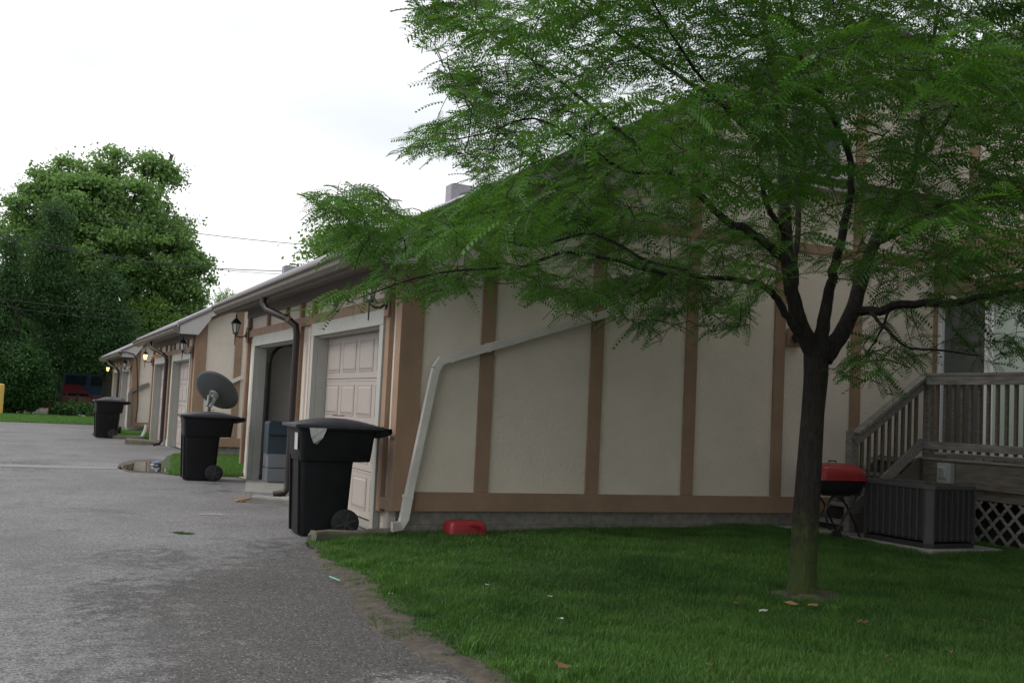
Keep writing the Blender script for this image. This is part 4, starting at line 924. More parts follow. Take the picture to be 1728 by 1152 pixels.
kerb('edging_kerb', [(2.70,10.33,0),(2.9,10.42,0),(3.15,10.5,0),(3.4,10.55,0),(3.62,10.58,0)], .09, .085, 'concd', 'mossy concrete edging curving round the foot of the nearest bin')
kerb('edging_kerb', [(2.68,10.36,0),(2.72,10.50,0),(2.85,10.56,0),(3.0,10.55,0)], .05, .05, 'concd', 'short rounded concrete lip under the nearest bin')
kerb('wheel_stop', [(2.86,14.15,0),(3.1,14.05,0),(3.36,13.95,0)], .14, .09, 'conc', 'concrete block lying in front of the open garage below the brown downspout', 'kerb block')
kerb('wheel_stop', [(2.70,29.9,0),(3.1,29.7,0),(3.5,29.6,0)], .2, .13, 'concd', 'mossy kerb block below the downspout of the middle garage block', 'kerb block')
kerb('wheel_stop', [(2.6,33.0,0),(3.0,32.9,0),(3.4,32.9,0)], .2, .10, 'concd', 'dark kerb block lying at the edge of the far grass patch', 'kerb block')
o = MB().bar((2.66,14.18,.012), (2.90,14.30,.05), .05, .02).bar((2.72,14.16,.01), (2.86,14.26,.03), .025, .015).build('wood_splinter', 'copper', None); tag(o, 'orange brown splintered wood end beside the concrete block', 'wood piece')
o = MB().prism([(3.05,15.6),(3.75,15.2),(3.75,17.6),(3.45,17.6)], 2, .001, .02).build('concrete_apron', 'conc'); tag(o, kind='structure')
# drain pan under C wall, splash
o = MB().tube([at(412, 800, Y=18.95)+Vector((.05,0,.10)), at(404, 812, Y=18.9), at(396, 816, Y=18.8)], .05, 8).build('drain_elbow', 'brownpipe'); tag(o, 'dark drain elbow emerging beside the second bin', 'pipe')
o = MB().tube([at(247, 716, Y=33.3), at(245, 726, Y=33.3), at(240, 736, Y=33.2), at(231, 740, Y=33.1)], .05, 8).build('drain_elbow', 'whitepipe'); tag(o, 'white drain elbow ending in the far grass patch', 'pipe')
cvr = loft([[(3.95+r*math.cos(a), 38.8+.7*r*math.sin(a), z) for a in [i*math.pi/12 for i in range(24)]] for r, z in ((.42,.0),(.42,.10),(.36,.17),(.2,.21))]); o = cvr.build('window_well_cover', 'tyre'); tag(o, 'dark domed cover against the side wall of the farthest garage block', 'cover')
# cabinet inside the open garage
t = empty('storage_cabinet', (4.15, 17.5, .012), 'blue storage cabinet with rounded top inside the open garage', 'cabinet')
c = MB(); pr = [(3.72,.46),(4.05,.46)]
arc = [(4.05-.16+.16*math.cos(a), .99-.16+.16*math.sin(a)) for a in [i*math.pi/12 for i in range(7)]]
arc2 = [(3.72+.05+.05*math.cos(a), .99-.05+.05*math.sin(a)) for a in [math.pi/2+i*math.pi/8 for i in range(5)]]
c.prism(pr+arc+arc2, 1, 17.35, 17.7); c.build('upper_body', 'blue', t, .01)
MB().box(3.73, 4.04, 17.33, 17.349, .76, .775).build('door_gap', 'black', t)
for k in range(2): MB().box(3.72, 4.05, 17.34, 17.7, .02+k*.23, .24+k*.23).build('drawer', 'palegrey', t, .01)
# litter
def flake(name, x, y, z, s, mt, label, cat, grp=None, tilt=.3, n=7):
    a0 = random.random()*6; vs = []
    for i in range(n):
        a = a0+i*2*math.pi/n; r = s*(.55+.6*random.random()); vs.append((x+r*math.cos(a), y+r*math.sin(a)*.8, z+tilt*s*random.random()+.004))
    vs.append((x, y, z+.4*s)); o = MB().add(vs, [(i, (i+1) % n, n) for i in range(n)]).build(name, mt); return tag(o, label, cat, grp)
for (px_, py_, s_, lb) in ((1454,1058,.045,'largest dry brown leaf on the lawn right of the trunk'), (1602,1110,.04,'curled tan leaf on the lawn near the lower right corner'), (1243,1024,.03,'dark dry leaf on the lawn left of the trunk foot'), (1195,1130,.03,'reddish dry leaf at the lower edge of the lawn'), (1660,1057,.035,'dark shrivelled leaf on the lawn below the air conditioner'), (1495,1117,.03,'small grey green leaf near the bottom of the lawn'), (953,1135,.05,'brown crumpled leaf in the grass tuft near the asphalt edge')):
    p = at(px_, py_, z=.05); flake('fallen_leaf', p.x, p.y, .075, s_, 'deadleaf', lb, 'leaf', 'fallen leaves on the lawn', .6)
for (px_, py_, s_, lb) in ((928,1010,.035,'pale scrap lying in the middle of the lawn'), (945,1048,.025,'small round pale scrap in the lawn'), (1288,1036,.04,'pale leaf left of the trunk foot'), (659,1005,.02,'tiny white scrap in grass beside the dirt strip'), (823,990,.03,'faint grey scrap in the grass below the red tub')):
    p = at(px_, py_, z=.05); flake('paper_scrap', p.x, p.y, .06, s_, 'paper', lb, 'scrap', None, .5)
o = MB().tube([at(556, 972, z=.03), at(574, 979, z=.03)], .005, 8).build('drinking_straw', 'green'); tag(o, 'pale green straw lying on the dirt beside the asphalt', 'straw')
p = at(262, 781, z=.05); o = MB().tube([p+Vector((-.05,-.03,0)), p+Vector((.07,.05,.01))], [.033, .033], 14).build('drink_can', 'canblue'); tag(o, 'crushed blue and white can lying by the puddle', 'can')
p = at(258, 785, z=.02); flake('paper_scrap', p.x, p.y, .02, .07, 'paper', 'white wrapper beside the can at the puddle', 'scrap')
p = at(355, 868, z=.01); o = MB().tube([p+Vector((-.12,.02,.0)), p+Vector((0,0,.006)), p+Vector((.13,-.03,0))], .007, 6).build('stick', 'paper'); tag(o, 'thin pale stick lying on the asphalt', 'stick')
for px_, lb in ((109, 'white cup lid on the far lawn left of its twin'), (116, 'white cup lid on the far lawn right of its twin')):
    p = at(px_+24, 699, Y=57.5); flake('paper_scrap', p.x, p.y, .05, .16, 'paper', lb, 'scrap')

# ------------------------------------------------------------------ yellow post, wires, poles
p = at(1, 695, Y=57); o = MB().tube([(p.x-.05, p.y, 0), (p.x-.05, p.y, 1.42), (p.x-.05, p.y, 1.47)], [.14, .14, .06], 14).build('bollard', 'yellow'); tag(o, 'yellow post at the left edge of the far lawn', 'post')
pl = at(-260, 330, Y=50); pr_ = at(760, 430, Y=50)
for q, zt_, lb in ((pl, 11.5, 'wooden utility pole outside the left of the view'), (pr_, 9.6, 'wooden utility pole hidden behind the garage roofs')):
    t = empty('utility_pole', (q.x, 50, 0), lb, 'pole', 'utility poles')
    MB().tube([(q.x, 50, -.2), (q.x, 50, zt_)], [.16, .11], 12).build('pole', 'pole', t); MB().box(q.x-.9, q.x+.9, 49.93, 50.07, zt_-.6, zt_-.48).build('crossarm', 'pole', t)
def wire(pts, label, Y=50, r=.012):
    P3 = [at(a, b, Y=Y) for a, b in pts]
    # smooth sagging curve through the three surveyed points
    xs_ = np.array([p.x for p in P3]); zs_ = np.array([p.z for p in P3]); cf = np.polyfit(xs_, zs_, 2)
    xx = np.linspace(pl.x, pr_.x, 40); o = MB().tube([(float(x_), Y, float(np.polyval(cf, x_))) for x_ in xx], r, 5).build('overhead_wire', 'wire')
    tag(o, label, 'wire', 'overhead wires crossing the driveway')
wire([(0,339),(200,375),(545,415)], 'topmost overhead wire crossing in front of the trees', r=.016)
wire([(0,393),(200,434),(480,457)], 'second overhead wire, thicker', r=.02)
wire([(0,401),(150,428),(480,463)], 'third overhead wire just under the second')
wire([(0,504),(200,524),(330,530)], 'fourth overhead wire in front of the dark trees', r=.014)
wire([(0,516),(150,535),(300,545)], 'lowest overhead wire in front of the dark trees')

# ------------------------------------------------------------------ foliage tools
def leaf_quads(P, size, up=.4, aspect=.6):
    n = len(P); d = RNG.normal(0, 1, (n, 3)); d /= np.linalg.norm(d, axis=1)[:, None]
    nrm = RNG.normal(0, 1, (n, 3)); nrm[:, 2] = np.abs(nrm[:, 2]) + up; s = np.cross(d, nrm); s /= np.linalg.norm(s, axis=1)[:, None] + 1e-9
    L_ = size*RNG.uniform(.6, 1.3, n)[:, None]
    V = np.stack([P-d*L_*.5, P+s*L_*aspect*.5+d*L_*.05, P+d*L_*.5, P-s*L_*aspect*.5+d*L_*.05], 1).reshape(-1, 3)
    i = np.arange(n)*4; return V, np.stack([i, i+1, i+2, i+3], 1)
def crown_pts(blobs, n, shell=.55, cl=60):
    """points in clumps; blobs: (x,y,z,rx,ry,rz)"""
    B_ = np.array(blobs); vol = (B_[:, 3]*B_[:, 4]*B_[:, 5])**.75; pb = vol/vol.sum(); idx = RNG.choice(len(B_), n//cl+1, p=pb)
    d = RNG.normal(0, 1, (len(idx), 3)); d /= np.linalg.norm(d, axis=1)[:, None]; r = RNG.uniform(0, 1, len(idx))**(1/3.); r = shell + (1-shell)*r
    cc = B_[idx, :3] + d*r[:, None]*B_[idx, 3:6]
    cs = np.repeat(cc, cl, 0)[:n]; sc = np.repeat(RNG.uniform(.6, 1.3, len(idx)), cl)[:n]; sh = np.repeat(RNG.uniform(0, 1, len(idx)), cl)[:n]
    return cs, sc, sh
def far_tree(name, label, cat, base, height, blobs, n, leaf, mt, clump=.55, trunk_r=.35, group=None, flat=.55, limbs=True, aspect=.6, cl=60):
    t = empty(name, base, label, cat, group); bx, by, bz = base
    cs, sc, sh = crown_pts(blobs, n, cl=cl); off = RNG.normal(0, 1, (n, 3))*clump*.5*sc[:, None]; off[:, 2] *= flat
    V, F = leaf_quads(cs+off, leaf, .4, aspect); s = np.clip(.25+.5*sh+RNG.normal(0, .15, n), 0, 1)
    raw_mesh('crown', V, F, mt, np.repeat(s, 4), org=base, parent=t)
    b = MB(); top = (bx, by, height*.55); b.tube([(bx, by, -.2), (bx+.1, by, height*.2), (bx-.05, by, height*.4), top], [trunk_r*1.2, trunk_r, trunk_r*.8, trunk_r*.6], 10)
    if limbs:
        for q in blobs:
            c = Vector(q[:3]); s0 = Vector((bx, by, min(c.z*.6, height*.5))); md = (s0+c)/2 + Vector((random.uniform(-.4, .4), 0, -.3))
            b.tube([s0, md, c, c+Vector((random.uniform(-.5,.5), 0, q[5]*.6))], [trunk_r*.5, trunk_r*.35, trunk_r*.2, trunk_r*.07], 6)
            for k in range(3):
                e_ = c + Vector((random.uniform(-1, 1)*q[3], random.uniform(-.5, .5)*q[4], random.uniform(-.4, .9)*q[5])); b.tube([md, (md+e_)/2+Vector((0, 0, .2)), e_], [trunk_r*.22, trunk_r*.12, .02], 5)
    b.build('trunk', 'bark', t)
    return t
def blob(px, py, Y, rpx, rpy=None, dy=None):
    c = at(px, py, Y=Y); k = Y/ _f.y/FPX; rx = rpx*k; rz_ = (rpy or rpx)*k
    return (c.x, c.y, c.z, rx, dy or rx, rz_)
# the big broadleaf tree
bb_ = at(205, 690, Y=66)
far_tree('broadleaf_tree', 'tall broad leafy tree rising highest beyond the end of the drive', 'tree', (bb_.x, 66, 0), 18,
  [blob(175, 285, 66, 22, 14), blob(125, 300, 66, 34, 24), blob(190, 262, 66, 16, 10), blob(245, 275, 66, 26, 12), blob(290, 262, 66, 12, 6), blob(275, 300, 66, 22, 22), blob(80, 320, 66, 30, 24), blob(60, 360, 66, 38, 30), blob(150, 350, 65, 60, 45), blob(220, 355, 65, 50, 45),
   blob(245, 420, 65, 62, 50), blob(300, 400, 66, 34, 32), blob(320, 440, 66, 30, 26), blob(335, 480, 66, 22, 26), blob(300, 500, 66, 36, 32), blob(260, 480, 66, 45, 40), blob(180, 430, 64, 60, 50), blob(90, 420, 66, 50, 50), blob(30, 400, 66, 34, 30), blob(285, 350, 66, 20, 14)],
  82000, .23, 'leaf_big', .72, .5, 'trees beyond the end of the driveway', cl=130)
bb_ = at(240, 690, Y=64)
far_tree('broadleaf_tree', 'bright light green tree low behind the farthest garage roof', 'tree', (bb_.x, 64, 0), 7,
  [blob(255, 565, 64, 40, 26), blob(300, 560, 64, 40, 20), blob(245, 530, 64, 24, 20), blob(330, 565, 64, 24, 16), blob(225, 590, 64, 30, 30)], 26000, .2, 'leaf_light', .7, .3, 'trees beyond the end of the driveway')
for (px_, top, Y, w_, lb, n) in ((92, 350, 61, 58, 'dark feathery evergreen in front of the tall broadleaf tree', 60000), (178, 440, 60, 52, 'dark evergreen right of centre with a bare lower trunk', 50000), (15, 400, 60, 50, 'dark evergreen at the left edge of the view', 46000)):
    c = at(px_, 690, Y=Y); bl = []
    k = 7
    for i in range(k):
        f_ = i/(k-1); yb = top + 15 + (655-top-(70 if px_ > 60 else 0))*f_; ww = w_*(.35+.65*min(1, f_*1.6))
        for j in range(3): bl.append(blob(px_ + random.uniform(-.5, .5)*ww, yb + random.uniform(-12, 12), Y, ww*random.uniform(.3, .55), 16))
    far_tree('evergreen_tree', lb, 'tree', (c.x, Y, 0), 13, bl, n, .17, 'leaf_dark', .7, .28, 'dark evergreens beyond the lawn', .6, True, .35)
for (px_, py_, rx_, ry_, lb, n) in ((35, 640, 58, 62, 'large dark green bush behind the far lawn by the yellow post', 50000), (130, 692, 36, 7, 'low dark hedge below the parked cars', 9000), (-60, 600, 60, 90, 'dark bush beyond the left edge of the view', 9000)):
    c = at(px_, 695, Y=59.5); bl = [blob(px_+random.uniform(-.6, .6)*rx_, py_+random.uniform(-.6, .5)*ry_, 59.5+random.uniform(-1, 1), rx_*.42, ry_*.42, 1.2) for _ in range(10)]
    far_tree('bush', lb, 'bush', (c.x, 59.5, 0), 2, bl, n, .13, 'leaf_bush', .45, .08, 'bushes behind the far lawn', .7, False)
# dark wood behind everything on the left, beyond the cars
bl = [blob(px_, 600+random.uniform(-30, 40), 88, 60, 60) for px_ in range(-150, 340, 35)]
far_tree('tree_belt', 'dark belt of trees behind the parked cars', 'trees', (at(60, 690, Y=88).x, 88, 0), 8, bl, 26000, .5, 'leaf_bush', 1.6, .3)['kind'] = 'stuff'
# trees peeping over the garage roofs
c = at(600, 500, Y=34); far_tree('broadleaf_tree', 'light green tree top showing just above the middle garage roof', 'tree', (c.x, 34, 0), 7, [blob(578, 405, 34, 42, 20), blob(610, 425, 34, 50, 30), blob(560, 440, 34, 40, 30)], 9000, .15, 'leaf_light', .6, .15)
c = at(384, 540, Y=60); far_tree('conifer_tree', 'thin pale conifer tip poking above the farthest roofs', 'tree', (c.x, 60, 0), 8, [blob(384, 505, 60, 9, 8), blob(384, 525, 60, 20, 14), blob(368, 520, 60, 8, 8), blob(400, 520, 60, 8, 8)], 1300, .3, 'leaf_light', .5, .1, None, 1, True, .2)

# ------------------------------------------------------------------ parked cars behind the hedge
def car(name, label, cx, cy, rz_, paint, L_=4.5, W_=1.8, H_=1.6, van=False):
    t = empty(name, (cx, cy, 0), label, 'car', 'cars parked behind the trees')
    hb = .95 if not van else 1.05
    def sec(pts, w0, w1, nm, mt):
        b = MB(); n = len(pts); vs = [(cx+x_, cy-(w0 if z_ < hb+.01 else w1)/2, z_) for x_, z_ in pts] + [(cx+x_, cy+(w0 if z_ < hb+.01 else w1)/2, z_) for x_, z_ in pts]
        b.add(vs, [tuple(range(n)), tuple(range(2*n-1, n-1, -1))] + [(i, (i+1) % n, n+(i+1) % n, n+i) for i in range(n)]); return b.build(nm, mt, t, .04)
    h = L_/2
    body = sec([(-h, .3), (h, .3), (h+.02, .7), (h-.05, hb), (-h+.05, hb), (-h-.02, .6)], W_, W_, 'body', paint)
    r0, r1 = (-h+.15, h-1.3) if not van else (-h+.1, h-.7)
    sec([(r0, hb-.02), (r1+.75, hb-.02), (r1, H_), (r0+.25, H_)], W_-.05, W_-.35, 'cabin', paint)
    for s_ in (-1, 1):
        yo, yi = s_*(W_/2-.035), s_*(W_/2-.16)
        for a, b2 in ((.06, .34), (.38, .66), (.70, .93)):
            xa = r0+.12+(r1-r0+.35)*a; xb = r0+.12+(r1-r0+.35)*b2; sh_ = .38*(1 if b2 > .9 else 0)
            MB().add([(cx+xa, cy+yo, hb+.04), (cx+xb+sh_, cy+yo, hb+.04), (cx+xb, cy+yi-s_*.0, H_-.1), (cx+xa+.1, cy+yi, H_-.1)], [(0,1,2,3)]).build('side_window', 'carglass', t)
    for x_ in (-h+.85, h-.85):
        for s_ in (-1, 1):
            wo = MB().disc((cx+x_, cy+s_*(W_/2-.08), .33), (0, 1, 0), .33, .22, 20).build('wheel', 'tyre', t); MB().disc((cx+x_, cy+s_*(W_/2+.035), .33), (0, 1, 0), .2, .02, 14).build('rim', 'black', wo)
    MB().box(cx+h-.02, cx+h+.04, cy-W_/2+.1, cy-W_/2+.4, .62, .8).build('headlight', 'glassy', t); MB().box(cx-h-.04, cx-h+.02, cy-W_/2+.05, cy-W_/2+.25, .6, .9).build('tail_light', 'red', t)
    t.rotation_euler.z = rz_
c = at(100, 668, Y=66); car('parked_car', 'red hatchback half hidden behind the bushes beyond the lawn', c.x, 66, 0, 'carred')
c = at(155, 662, Y=70); car('parked_van', 'dark blue van behind the red car', c.x+.3, 70, 0, 'carblue', 4.8, 1.9, 2.3, True)

# ------------------------------------------------------------------ the honey locust
TX, TY = 5.65, 6.7
T = empty('honey_locust_tree', (TX, TY, 0), 'honey locust tree with mossy trunk and feathery green crown on the lawn', 'tree')
def proj(P):
    d = P - np.array([0, 0, CH]); R_ = np.array(_R); U_ = np.array(_U); f_ = np.array(_f); w_ = d@f_; w_ = np.where(w_ < .05, .05, w_)
    return 864+FPX*(d@R_)/w_, 576-FPX*(d@U_)/w_, d@f_
LIMBS = [  # photo pixel, Y-plane, radius : surveyed limbs
 [(1353,1018,6.7,.17),(1354,995,6.7,.140),(1357,960,6.7,.124),(1362,880,6.7,.122),(1367,800,6.7,.115),(1373,700,6.7,.105),(1378,640,6.7,.112),(1379,600,6.7,.118),(1381,575,6.7,.12)],
 [(1378,600,6.7,.10),(1355,560,6.7,.085),(1343,520,6.7,.072),(1332,470,6.75,.066),(1326,380,6.85,.056),(1318,250,7.0,.045),(1298,100,7.1,.033),(1280,-80,7.2,.022),(1270,-260,7.3,.012)],
 [(1340,490,6.75,.035),(1345,400,7.1,.03),(1352,300,7.4,.026),(1372,180,7.6,.018),(1390,20,7.8,.01)],
 [(1383,600,6.65,.085),(1390,540,6.6,.062),(1400,490,6.55,.05),(1412,430,6.4,.042),(1432,340,6.2,.034),(1436,270,6.1,.03),(1400,190,5.9,.024),(1355,110,5.7,.018),(1335,20,5.5,.012),(1320,-80,5.3,.008)],
 [(1388,605,6.7,.10),(1415,570,6.7,.082),(1436,530,6.75,.075),(1455,470,6.8,.068),(1475,410,6.8,.06),(1505,350,6.7,.045),(1540,290,6.6,.036),(1560,180,6.5,.028),(1580,40,6.4,.018),(1600,-120,6.3,.01)],
 [(1478,405,6.8,.05),(1530,385,6.6,.042),(1580,352,6.4,.034),(1650,335,6.2,.026),(1740,330,6.0,.018),(1850,320,5.8,.01)],
 [(1440,525,6.75,.048),(1480,524,6.6,.046),(1530,514,6.4,.042),(1600,512,6.2,.036),(1660,500,6.05,.03),(1740,486,5.9,.022),(1860,470,5.7,.012)],
 [(1470,528,6.5,.02),(1490,550,6.3,.016),(1530,585,6.1,.013),(1580,590,6.0,.010),(1650,600,5.9,.007)],
 [(1500,525,6.5,.014),(1480,570,6.6,.010),(1450,610,6.6,.007),(1425,630,6.6,.004)],
 [(1362,580,6.7,.045),(1335,545,6.65,.04),(1312,505,6.6,.034),(1285,480,6.5,.026),(1225,470,6.4,.022),(1120,460,6.2,.02),(1040,440,6.1,.017),(960,425,6.0,.014),(880,450,5.9,.010),(790,455,5.8,.008),(700,470,5.7,.006),(600,505,5.6,.003)],
 [(1338,455,6.75,.05),(1310,425,6.8,.044),(1265,390,6.8,.04),(1225,372,6.9,.036),(1175,325,7.0,.032),(1130,288,7.1,.028),(1060,235,7.2,.022),(985,170,7.3,.018),(910,110,7.4,.013),(820,50,7.5,.008),(760,10,7.5,.004)],
 [(1160,455,6.3,.018),(1090,440,6.6,.016),(1000,395,6.9,.014),(900,415,7.0,.012),(830,400,7.1,.010),(760,392,7.1,.008),(680,380,7.1,.006),(600,350,7.1,.004),(530,345,7.1,.003)],
 [(1130,288,7.1,.018),(1060,290,7.1,.015),(980,240,7.1,.013),(900,200,7.2,.010),(820,225,7.2,.008),(740,240,7.2,.005),(670,252,7.2,.003)],
 [(1318,250,7.0,.03),(1250,200,6.7,.024),(1180,150,6.4,.02),(1110,105,6.2,.016),(1040,55,6.0,.012),(960,-20,5.8,.008)],
 [(1326,400,6.85,.03),(1290,330,6.3,.024),(1280,250,5.8,.02),(1230,190,5.4,.015),(1160,100,5.0,.010),(1100,0,4.7,.006)],
 [(1505,350,6.7,.028),(1560,260,7.2,.022),(1620,180,7.6,.016),(1700,100,7.9,.01)],
 [(1540,290,6.6,.024),(1600,200,6.1,.018),(1660,120,5.7,.013),(1730,60,5.4,.008)],
]
tb = MB(); nodes = []; nrad = []
for li, Lm in enumerate(LIMBS):
    P3 = [at(a, b, Y=c) for a, b, c, r in Lm]; rr = [q[3]*.82 for q in Lm]; out = []; ro = []
    for i in range(len(P3)-1):
        p0 = P3[max(i-1, 0)]; p1 = P3[i]; p2 = P3[i+1]; p3 = P3[min(i+2, len(P3)-1)]
        for k in range(5):
            t_ = k/5; q = .5*((2*p1)+(p2-p0)*t_+(2*p0-5*p1+4*p2-p3)*t_*t_+(-p0+3*p1-3*p2+p3)*t_**3)
            r = rr[i]+(rr[i+1]-rr[i])*t_; jit = (min(.02, r*.35) if r < .04 else .004) if li else 0
            q = q + Vector((random.uniform(-1, 1), random.uniform(-1, 1), random.uniform(-1, 1)))*jit; out.append(q); ro.append(r)
    out.append(P3[-1]); ro.append(rr[-1])
    if li == 0:   # root flare and fluting
        n = 20; vs = []
        for q, r in zip(out, ro):
            for j in range(n):
                a = 2*math.pi*j/n; fl = 1 + .10*math.sin(3*a+.7)+.05*math.sin(5*a+q.z*2) + (max(0, .16-q.z)*2.4)*max(0, math.sin(4*a+1)); vs.append((q.x+r*fl*math.cos(a), q.y+r*fl*math.sin(a), q.z))
        k = len(out); tb.add(vs, [(i*n+j, i*n+(j+1) % n, (i+1)*n+(j+1) % n, (i+1)*n+j) for i in range(k-1) for j in range(n)]); tb.sm = True
    else: tb.tube(out, ro, 12 if ro[0] > .04 else 7)
    for q, r in zip(out, ro):
        if q.z > 2.1 and li: nodes.append(tuple(q)); nrad.append(r)
tb.build('trunk', 'bark', T)
# crown: sprays of twigs grown towards points of the crown volume, nearest wood first
OUT = [(690,-400),(686,0),(700,70),(738,110),(722,135),(760,160),(800,185),(712,205),(652,252),(690,268),(770,262),(785,292),(812,318),(745,352),(700,362),(640,318),(570,305),(508,330),(515,365),(560,395),(520,400),(560,430),(640,455),(600,478),(540,505),(515,535),(548,545),(630,520),(700,500),(720,525),(770,500),(860,470),(880,512),(930,502),(960,548),(985,530),(1010,512),(1040,545),(1075,585),(1120,585),(1110,545),(1185,570),(1200,560),(1265,565),(1275,540),(1290,500),(1340,470),(1420,470),(1470,500),(1440,560),(1400,630),(1440,665),(1480,650),(1510,690),(1550,620),(1600,600),(1640,625),(1728,632),(1900,640),(2100,500),(2100,-400)]
OP = np.array(OUT, float)
def inside(x_, y_):
    c = np.zeros(len(x_), bool); n = len(OP); j = n-1
    for i in range(n):
        xi, yi = OP[i]; xj, yj = OP[j]; cond = ((yi > y_) != (yj > y_)) & (x_ < (xj-xi)*(y_-yi)/(yj-yi+1e-9)+xi); c ^= cond; j = i
    return c
n0 = 60000
ang = RNG.uniform(0, 2*np.pi, n0); rad = 4.5*np.sqrt(RNG.uniform(0, 1, n0)); px3 = 5.2+rad*np.cos(ang); py3 = 6.75+rad*np.sin(ang)*.82
rr_ = rad/4.5; zlo = 2.35 - .25*rr_ ; zhi = 2.6 + 5.0*np.sqrt(np.clip(1-rr_**2, 0, 1)) + .5
pz3 = zlo + (zhi-zlo)*RNG.uniform(0, 1, n0)**1.15
PT = np.stack([px3, py3, pz3], 1); sx_, sy_, sd_ = proj(PT)
ok = inside(sx_, sy_) & (sd_ > 3.9)
lay = np.sin(pz3*7.5 + 1.3*np.sin(px3*1.1) + 1.1*np.sin(py3*1.3+1)) ; clm = vnoise(px3+.7*pz3, py3-.5*pz3, 2.3, 77) + .8*vnoise(px3-pz3*1.1, py3*.6+pz3*1.4, 3.6, 78); ok &= (lay > -.3) & (clm > np.where((sy_ > 230) & (sx_ < 1000), .25, np.where(sy_ > 430, .15, -.2)))
# density: thinner low right where the wall and door show through
pr2 = np.ones(n0); pr2[(sy_ > 470) & (sx_ > 1280)] = .55; pr2[(sx_ > 1380) & (sy_ > 520)] = .8; pr2[(sx_ > 1370) & (sx_ < 1660) & (sy_ > 160) & (sy_ < 440)] = .45; pr2[(sx_ > 1560) & (sy_ > 330) & (sy_ < 500)] = .5; pr2[(sx_ > 1040) & (sx_ < 1300) & (sy_ > 330) & (sy_ < 430)] = .5
pr2[(sx_ > 1270) & (sx_ < 1460) & (sy_ > 440)] = .35
ok &= RNG.uniform(0, 1, n0) < pr2
PT = PT[ok]
# extra points along the silhouette tips so drooping sprays reach the outline
EX = []
for (a, b) in OUT:
    if 480 < a < 1560 and 0 < b < 700:
        for _ in range(4):
            cxm, cym = 1150, 330; f_ = random.uniform(.0, .14); EX.append(tuple(at(a+(cxm-a)*f_+random.uniform(-14, 14), b+(cym-b)*f_+random.uniform(-8, 8), Y=random.uniform(5.6, 7.6))))
EX = np.array(EX); ex_, ey_, _ = proj(EX); EX = EX[inside(ex_, ey_)]
for Lm in LIMBS[5:]:
    for (a, b, c, r) in Lm[2:]:
        for _ in range(10): EX = np.vstack([EX, np.array(at(a, b, Y=c))[None]+RNG.normal(0, .22, (1, 3))])
ex_, ey_, _ = proj(EX); EX = EX[inside(ex_, ey_) | (ey_ < 0)]
NPT = 5900
sel = RNG.permutation(len(PT))[:NPT]; PT = np.vstack([PT[sel], EX])
order = np.argsort(np.linalg.norm(PT-np.array([5.7, 6.7, 2.6]), axis=1)); PT = PT[order]
ND = np.zeros((len(nodes)+len(PT)*4, 3)); ND[:len(nodes)] = np.array(nodes); cnt = len(nodes)
twv = MB(); tips = []; C0 = np.array([5.7, 6.7, 3.0])
for p in PT:
    dist = np.linalg.norm(ND[:cnt]-p, axis=1) + .35*np.maximum(0, np.linalg.norm(ND[:cnt]-C0, axis=1)-np.linalg.norm(p-C0)); k = int(np.argmin(dist)); q = ND[k]; L_ = np.linalg.norm(p-q)
    if L_ < .05: continue
    md = (p+q)/2 + np.array([0, 0, .12*L_]) + RNG.normal(0, .04*L_, 3); r0 = min(.016, .0025+.007*L_)
    twv.tube([tuple(q), tuple(q+(md-q)*.5+RNG.normal(0, .02*L_, 3)), tuple(md), tuple(md+(p-md)*.5+RNG.normal(0, .02*L_, 3)), tuple(p)], [r0, r0*.85, r0*.7, r0*.5, .0016], 4, False)
    for s_ in (.35, .65, .95):
        if cnt < len(ND): ND[cnt] = q+(p-q)*s_ + np.array([0, 0, .12*L_*4*s_*(1-s_)*.5]); cnt += 1
    dr_v = (p-md)/max(1e-6, np.linalg.norm(p-md)); tips.append((p, md, q, dr_v))
twv.build('twigs', 'twig', T)
# fronds
def frond_template(npair=9):
    vs = []; fs = []
    for i in range(npair):
        f_ = (i+.6)/(npair+.4); x_ = f_; zc = -.32*f_*f_; l = .20*(1-.45*abs(f_-.45)**1.2*1.6); w_ = .082
        for s_ in (-1, 1):
            ca, sa = math.cos(math.radians(62)), math.sin(math.radians(62)); dx, dy_ = ca, s_*sa; px_, py_ = -s_*sa*1, ca
            b = len(vs); jit = .012*s_
            vs += [(x_+jit, 0, zc), (x_+jit+dx*l*.5+px_*w_*.5*-1, dy_*l*.5+py_*w_*.5*-s_*1, zc-.01), (x_+jit+dx*l, dy_*l, zc-.045), (x_+jit+dx*l*.5-px_*w_*.5*-1, dy_*l*.5-py_*w_*.5*-s_*1, zc-.01)]
            fs.append((b, b+1, b+2, b+3))
    b = len(vs)
    for i in range(4): x0, x1 = i/4, (i+1)/4; vs += [(x0, -.006, -.32*x0*x0), (x1, -.005, -.32*x1*x1), (x1, .005, -.32*x1*x1), (x0, .006, -.32*x0*x0)]; fs.append((b+i*4, b+i*4+1, b+i*4+2, b+i*4+3))
    return np.array(vs), np.array(fs)
FV, FF = frond_template()
pos = []; dirs = []; scl = []; shd = []; upv = []
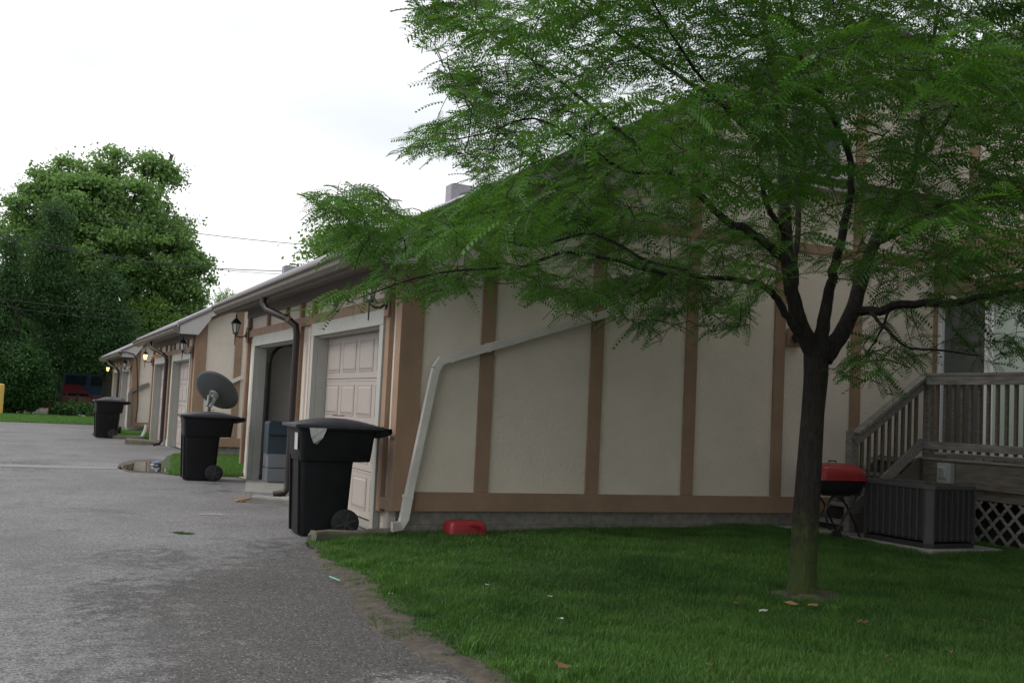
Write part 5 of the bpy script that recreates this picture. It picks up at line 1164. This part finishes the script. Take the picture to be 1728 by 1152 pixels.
for (p, md, q, dv) in tips:
    L_ = np.linalg.norm(p-q); nfr = int(np.clip(3.5+L_*8, 4, 11)); s0 = RNG.uniform(0, 1); cs0 = float(np.clip(.48+.55*vnoise(p[0]+.5*p[2], p[1]-.6*p[2], 2.6, 91) + .12*(5.2-p[0])*.5, 0, 1))  # clump tone, with fronds painted lighter towards the left, the lit side
    for k in range(nfr):
        t_ = 1-(k/nfr)*min(1, .55/max(L_, .2)) if L_ > .3 else 1-k/nfr
        b = md+(p-md)*((t_-.5)*2) if t_ > .5 else q+(md-q)*(t_*2)
        a = (1 if k % 2 else -1)*RNG.uniform(.5, 1.35) if k else RNG.uniform(-.2, .2)
        hd = np.array([dv[0], dv[1], 0]); hd /= max(1e-6, np.linalg.norm(hd)); ca, sa = math.cos(a), math.sin(a)
        d = np.array([hd[0]*ca-hd[1]*sa, hd[0]*sa+hd[1]*ca, RNG.uniform(-.5, .35)+.3*dv[2]]); pos.append(b); dirs.append(d); scl.append(RNG.uniform(.14, .25)); shd.append(np.clip(cs0*.75+s0*.2+RNG.uniform(-.12, .12), 0, 1)); upv.append(RNG.normal(0, .45, 3)+np.array([0, 0, 1]))
pos = np.array(pos); dirs = np.array(dirs); scl = np.array(scl); upv = np.array(upv)
dirs /= np.linalg.norm(dirs, axis=1)[:, None]; sv = np.cross(upv, dirs); sv /= np.linalg.norm(sv, axis=1)[:, None]; uv = np.cross(dirs, sv)
# drop fronds that would hang outside the crown outline
fx_, fy_, fd_ = proj(pos + dirs*scl[:, None]*.7 - np.array([0, 0, .03])); kp = (inside(fx_, fy_) | (fy_ < 0) | (RNG.uniform(0, 1, len(pos)) < .12)) & (fd_ > 3.3)
pos, dirs, scl, sv, uv = pos[kp], dirs[kp], scl[kp], sv[kp], uv[kp]; shd = np.array(shd)[kp]
NF = len(pos); print('fronds', NF, 'tips', len(tips))
W = pos[:, None, :] + scl[:, None, None]*(FV[None, :, 0, None]*dirs[:, None, :] + FV[None, :, 1, None]*sv[:, None, :] + FV[None, :, 2, None]*(uv[:, None, :]*.5+np.array([0, 0, .5])))
F = (FF[None]+(np.arange(NF)*len(FV))[:, None, None]).reshape(-1, 4)
lsh = np.repeat(shd, len(FV))
raw_mesh('crown', W.reshape(-1, 3), F, 'locust', lsh, org=(TX, TY, 0), parent=T)
# bark crumbs at the foot
for lb, px_, py_ in (('bark chip lying at the left foot of the trunk', 1335, 1018), ('pale exposed root at the right foot of the trunk', 1372, 1022)):
    p = at(px_, py_, z=.06); flake('bark_chip', p.x, p.y, .055, .06, 'copper', lb, 'bark', None, .3)
# fallen green sprig on the drive
p = at(308, 898, z=.01); o = MB(); 
for k in range(14):
    a = random.uniform(0, 6.3); r = random.uniform(.01, .12); d_ = Vector((math.cos(a)*1.3, math.sin(a), 0)); q_ = Vector((-d_.y, d_.x, 0))*.014; c_ = Vector((p.x, p.y, .006)); o.add([c_, c_+d_*r*.6+q_+Vector((0, 0, .012)), c_+d_*(r+.03), c_+d_*r*.6-q_+Vector((0, 0, .010))], [(0,1,2,3)])
o = o.build('leaf_sprig', 'grass'); tag(o, 'small green leaf sprig lying on the asphalt left of the nearest bin', 'leaf')
# extra locust added out of view on the right to shade trunk and lawn
T2 = copy_tree(T); T2['label'] = 'added shade tree, a second honey locust out of view to the right'; T2.location = (9.8, -1.4, 0); T2.rotation_euler.z = math.radians(140)
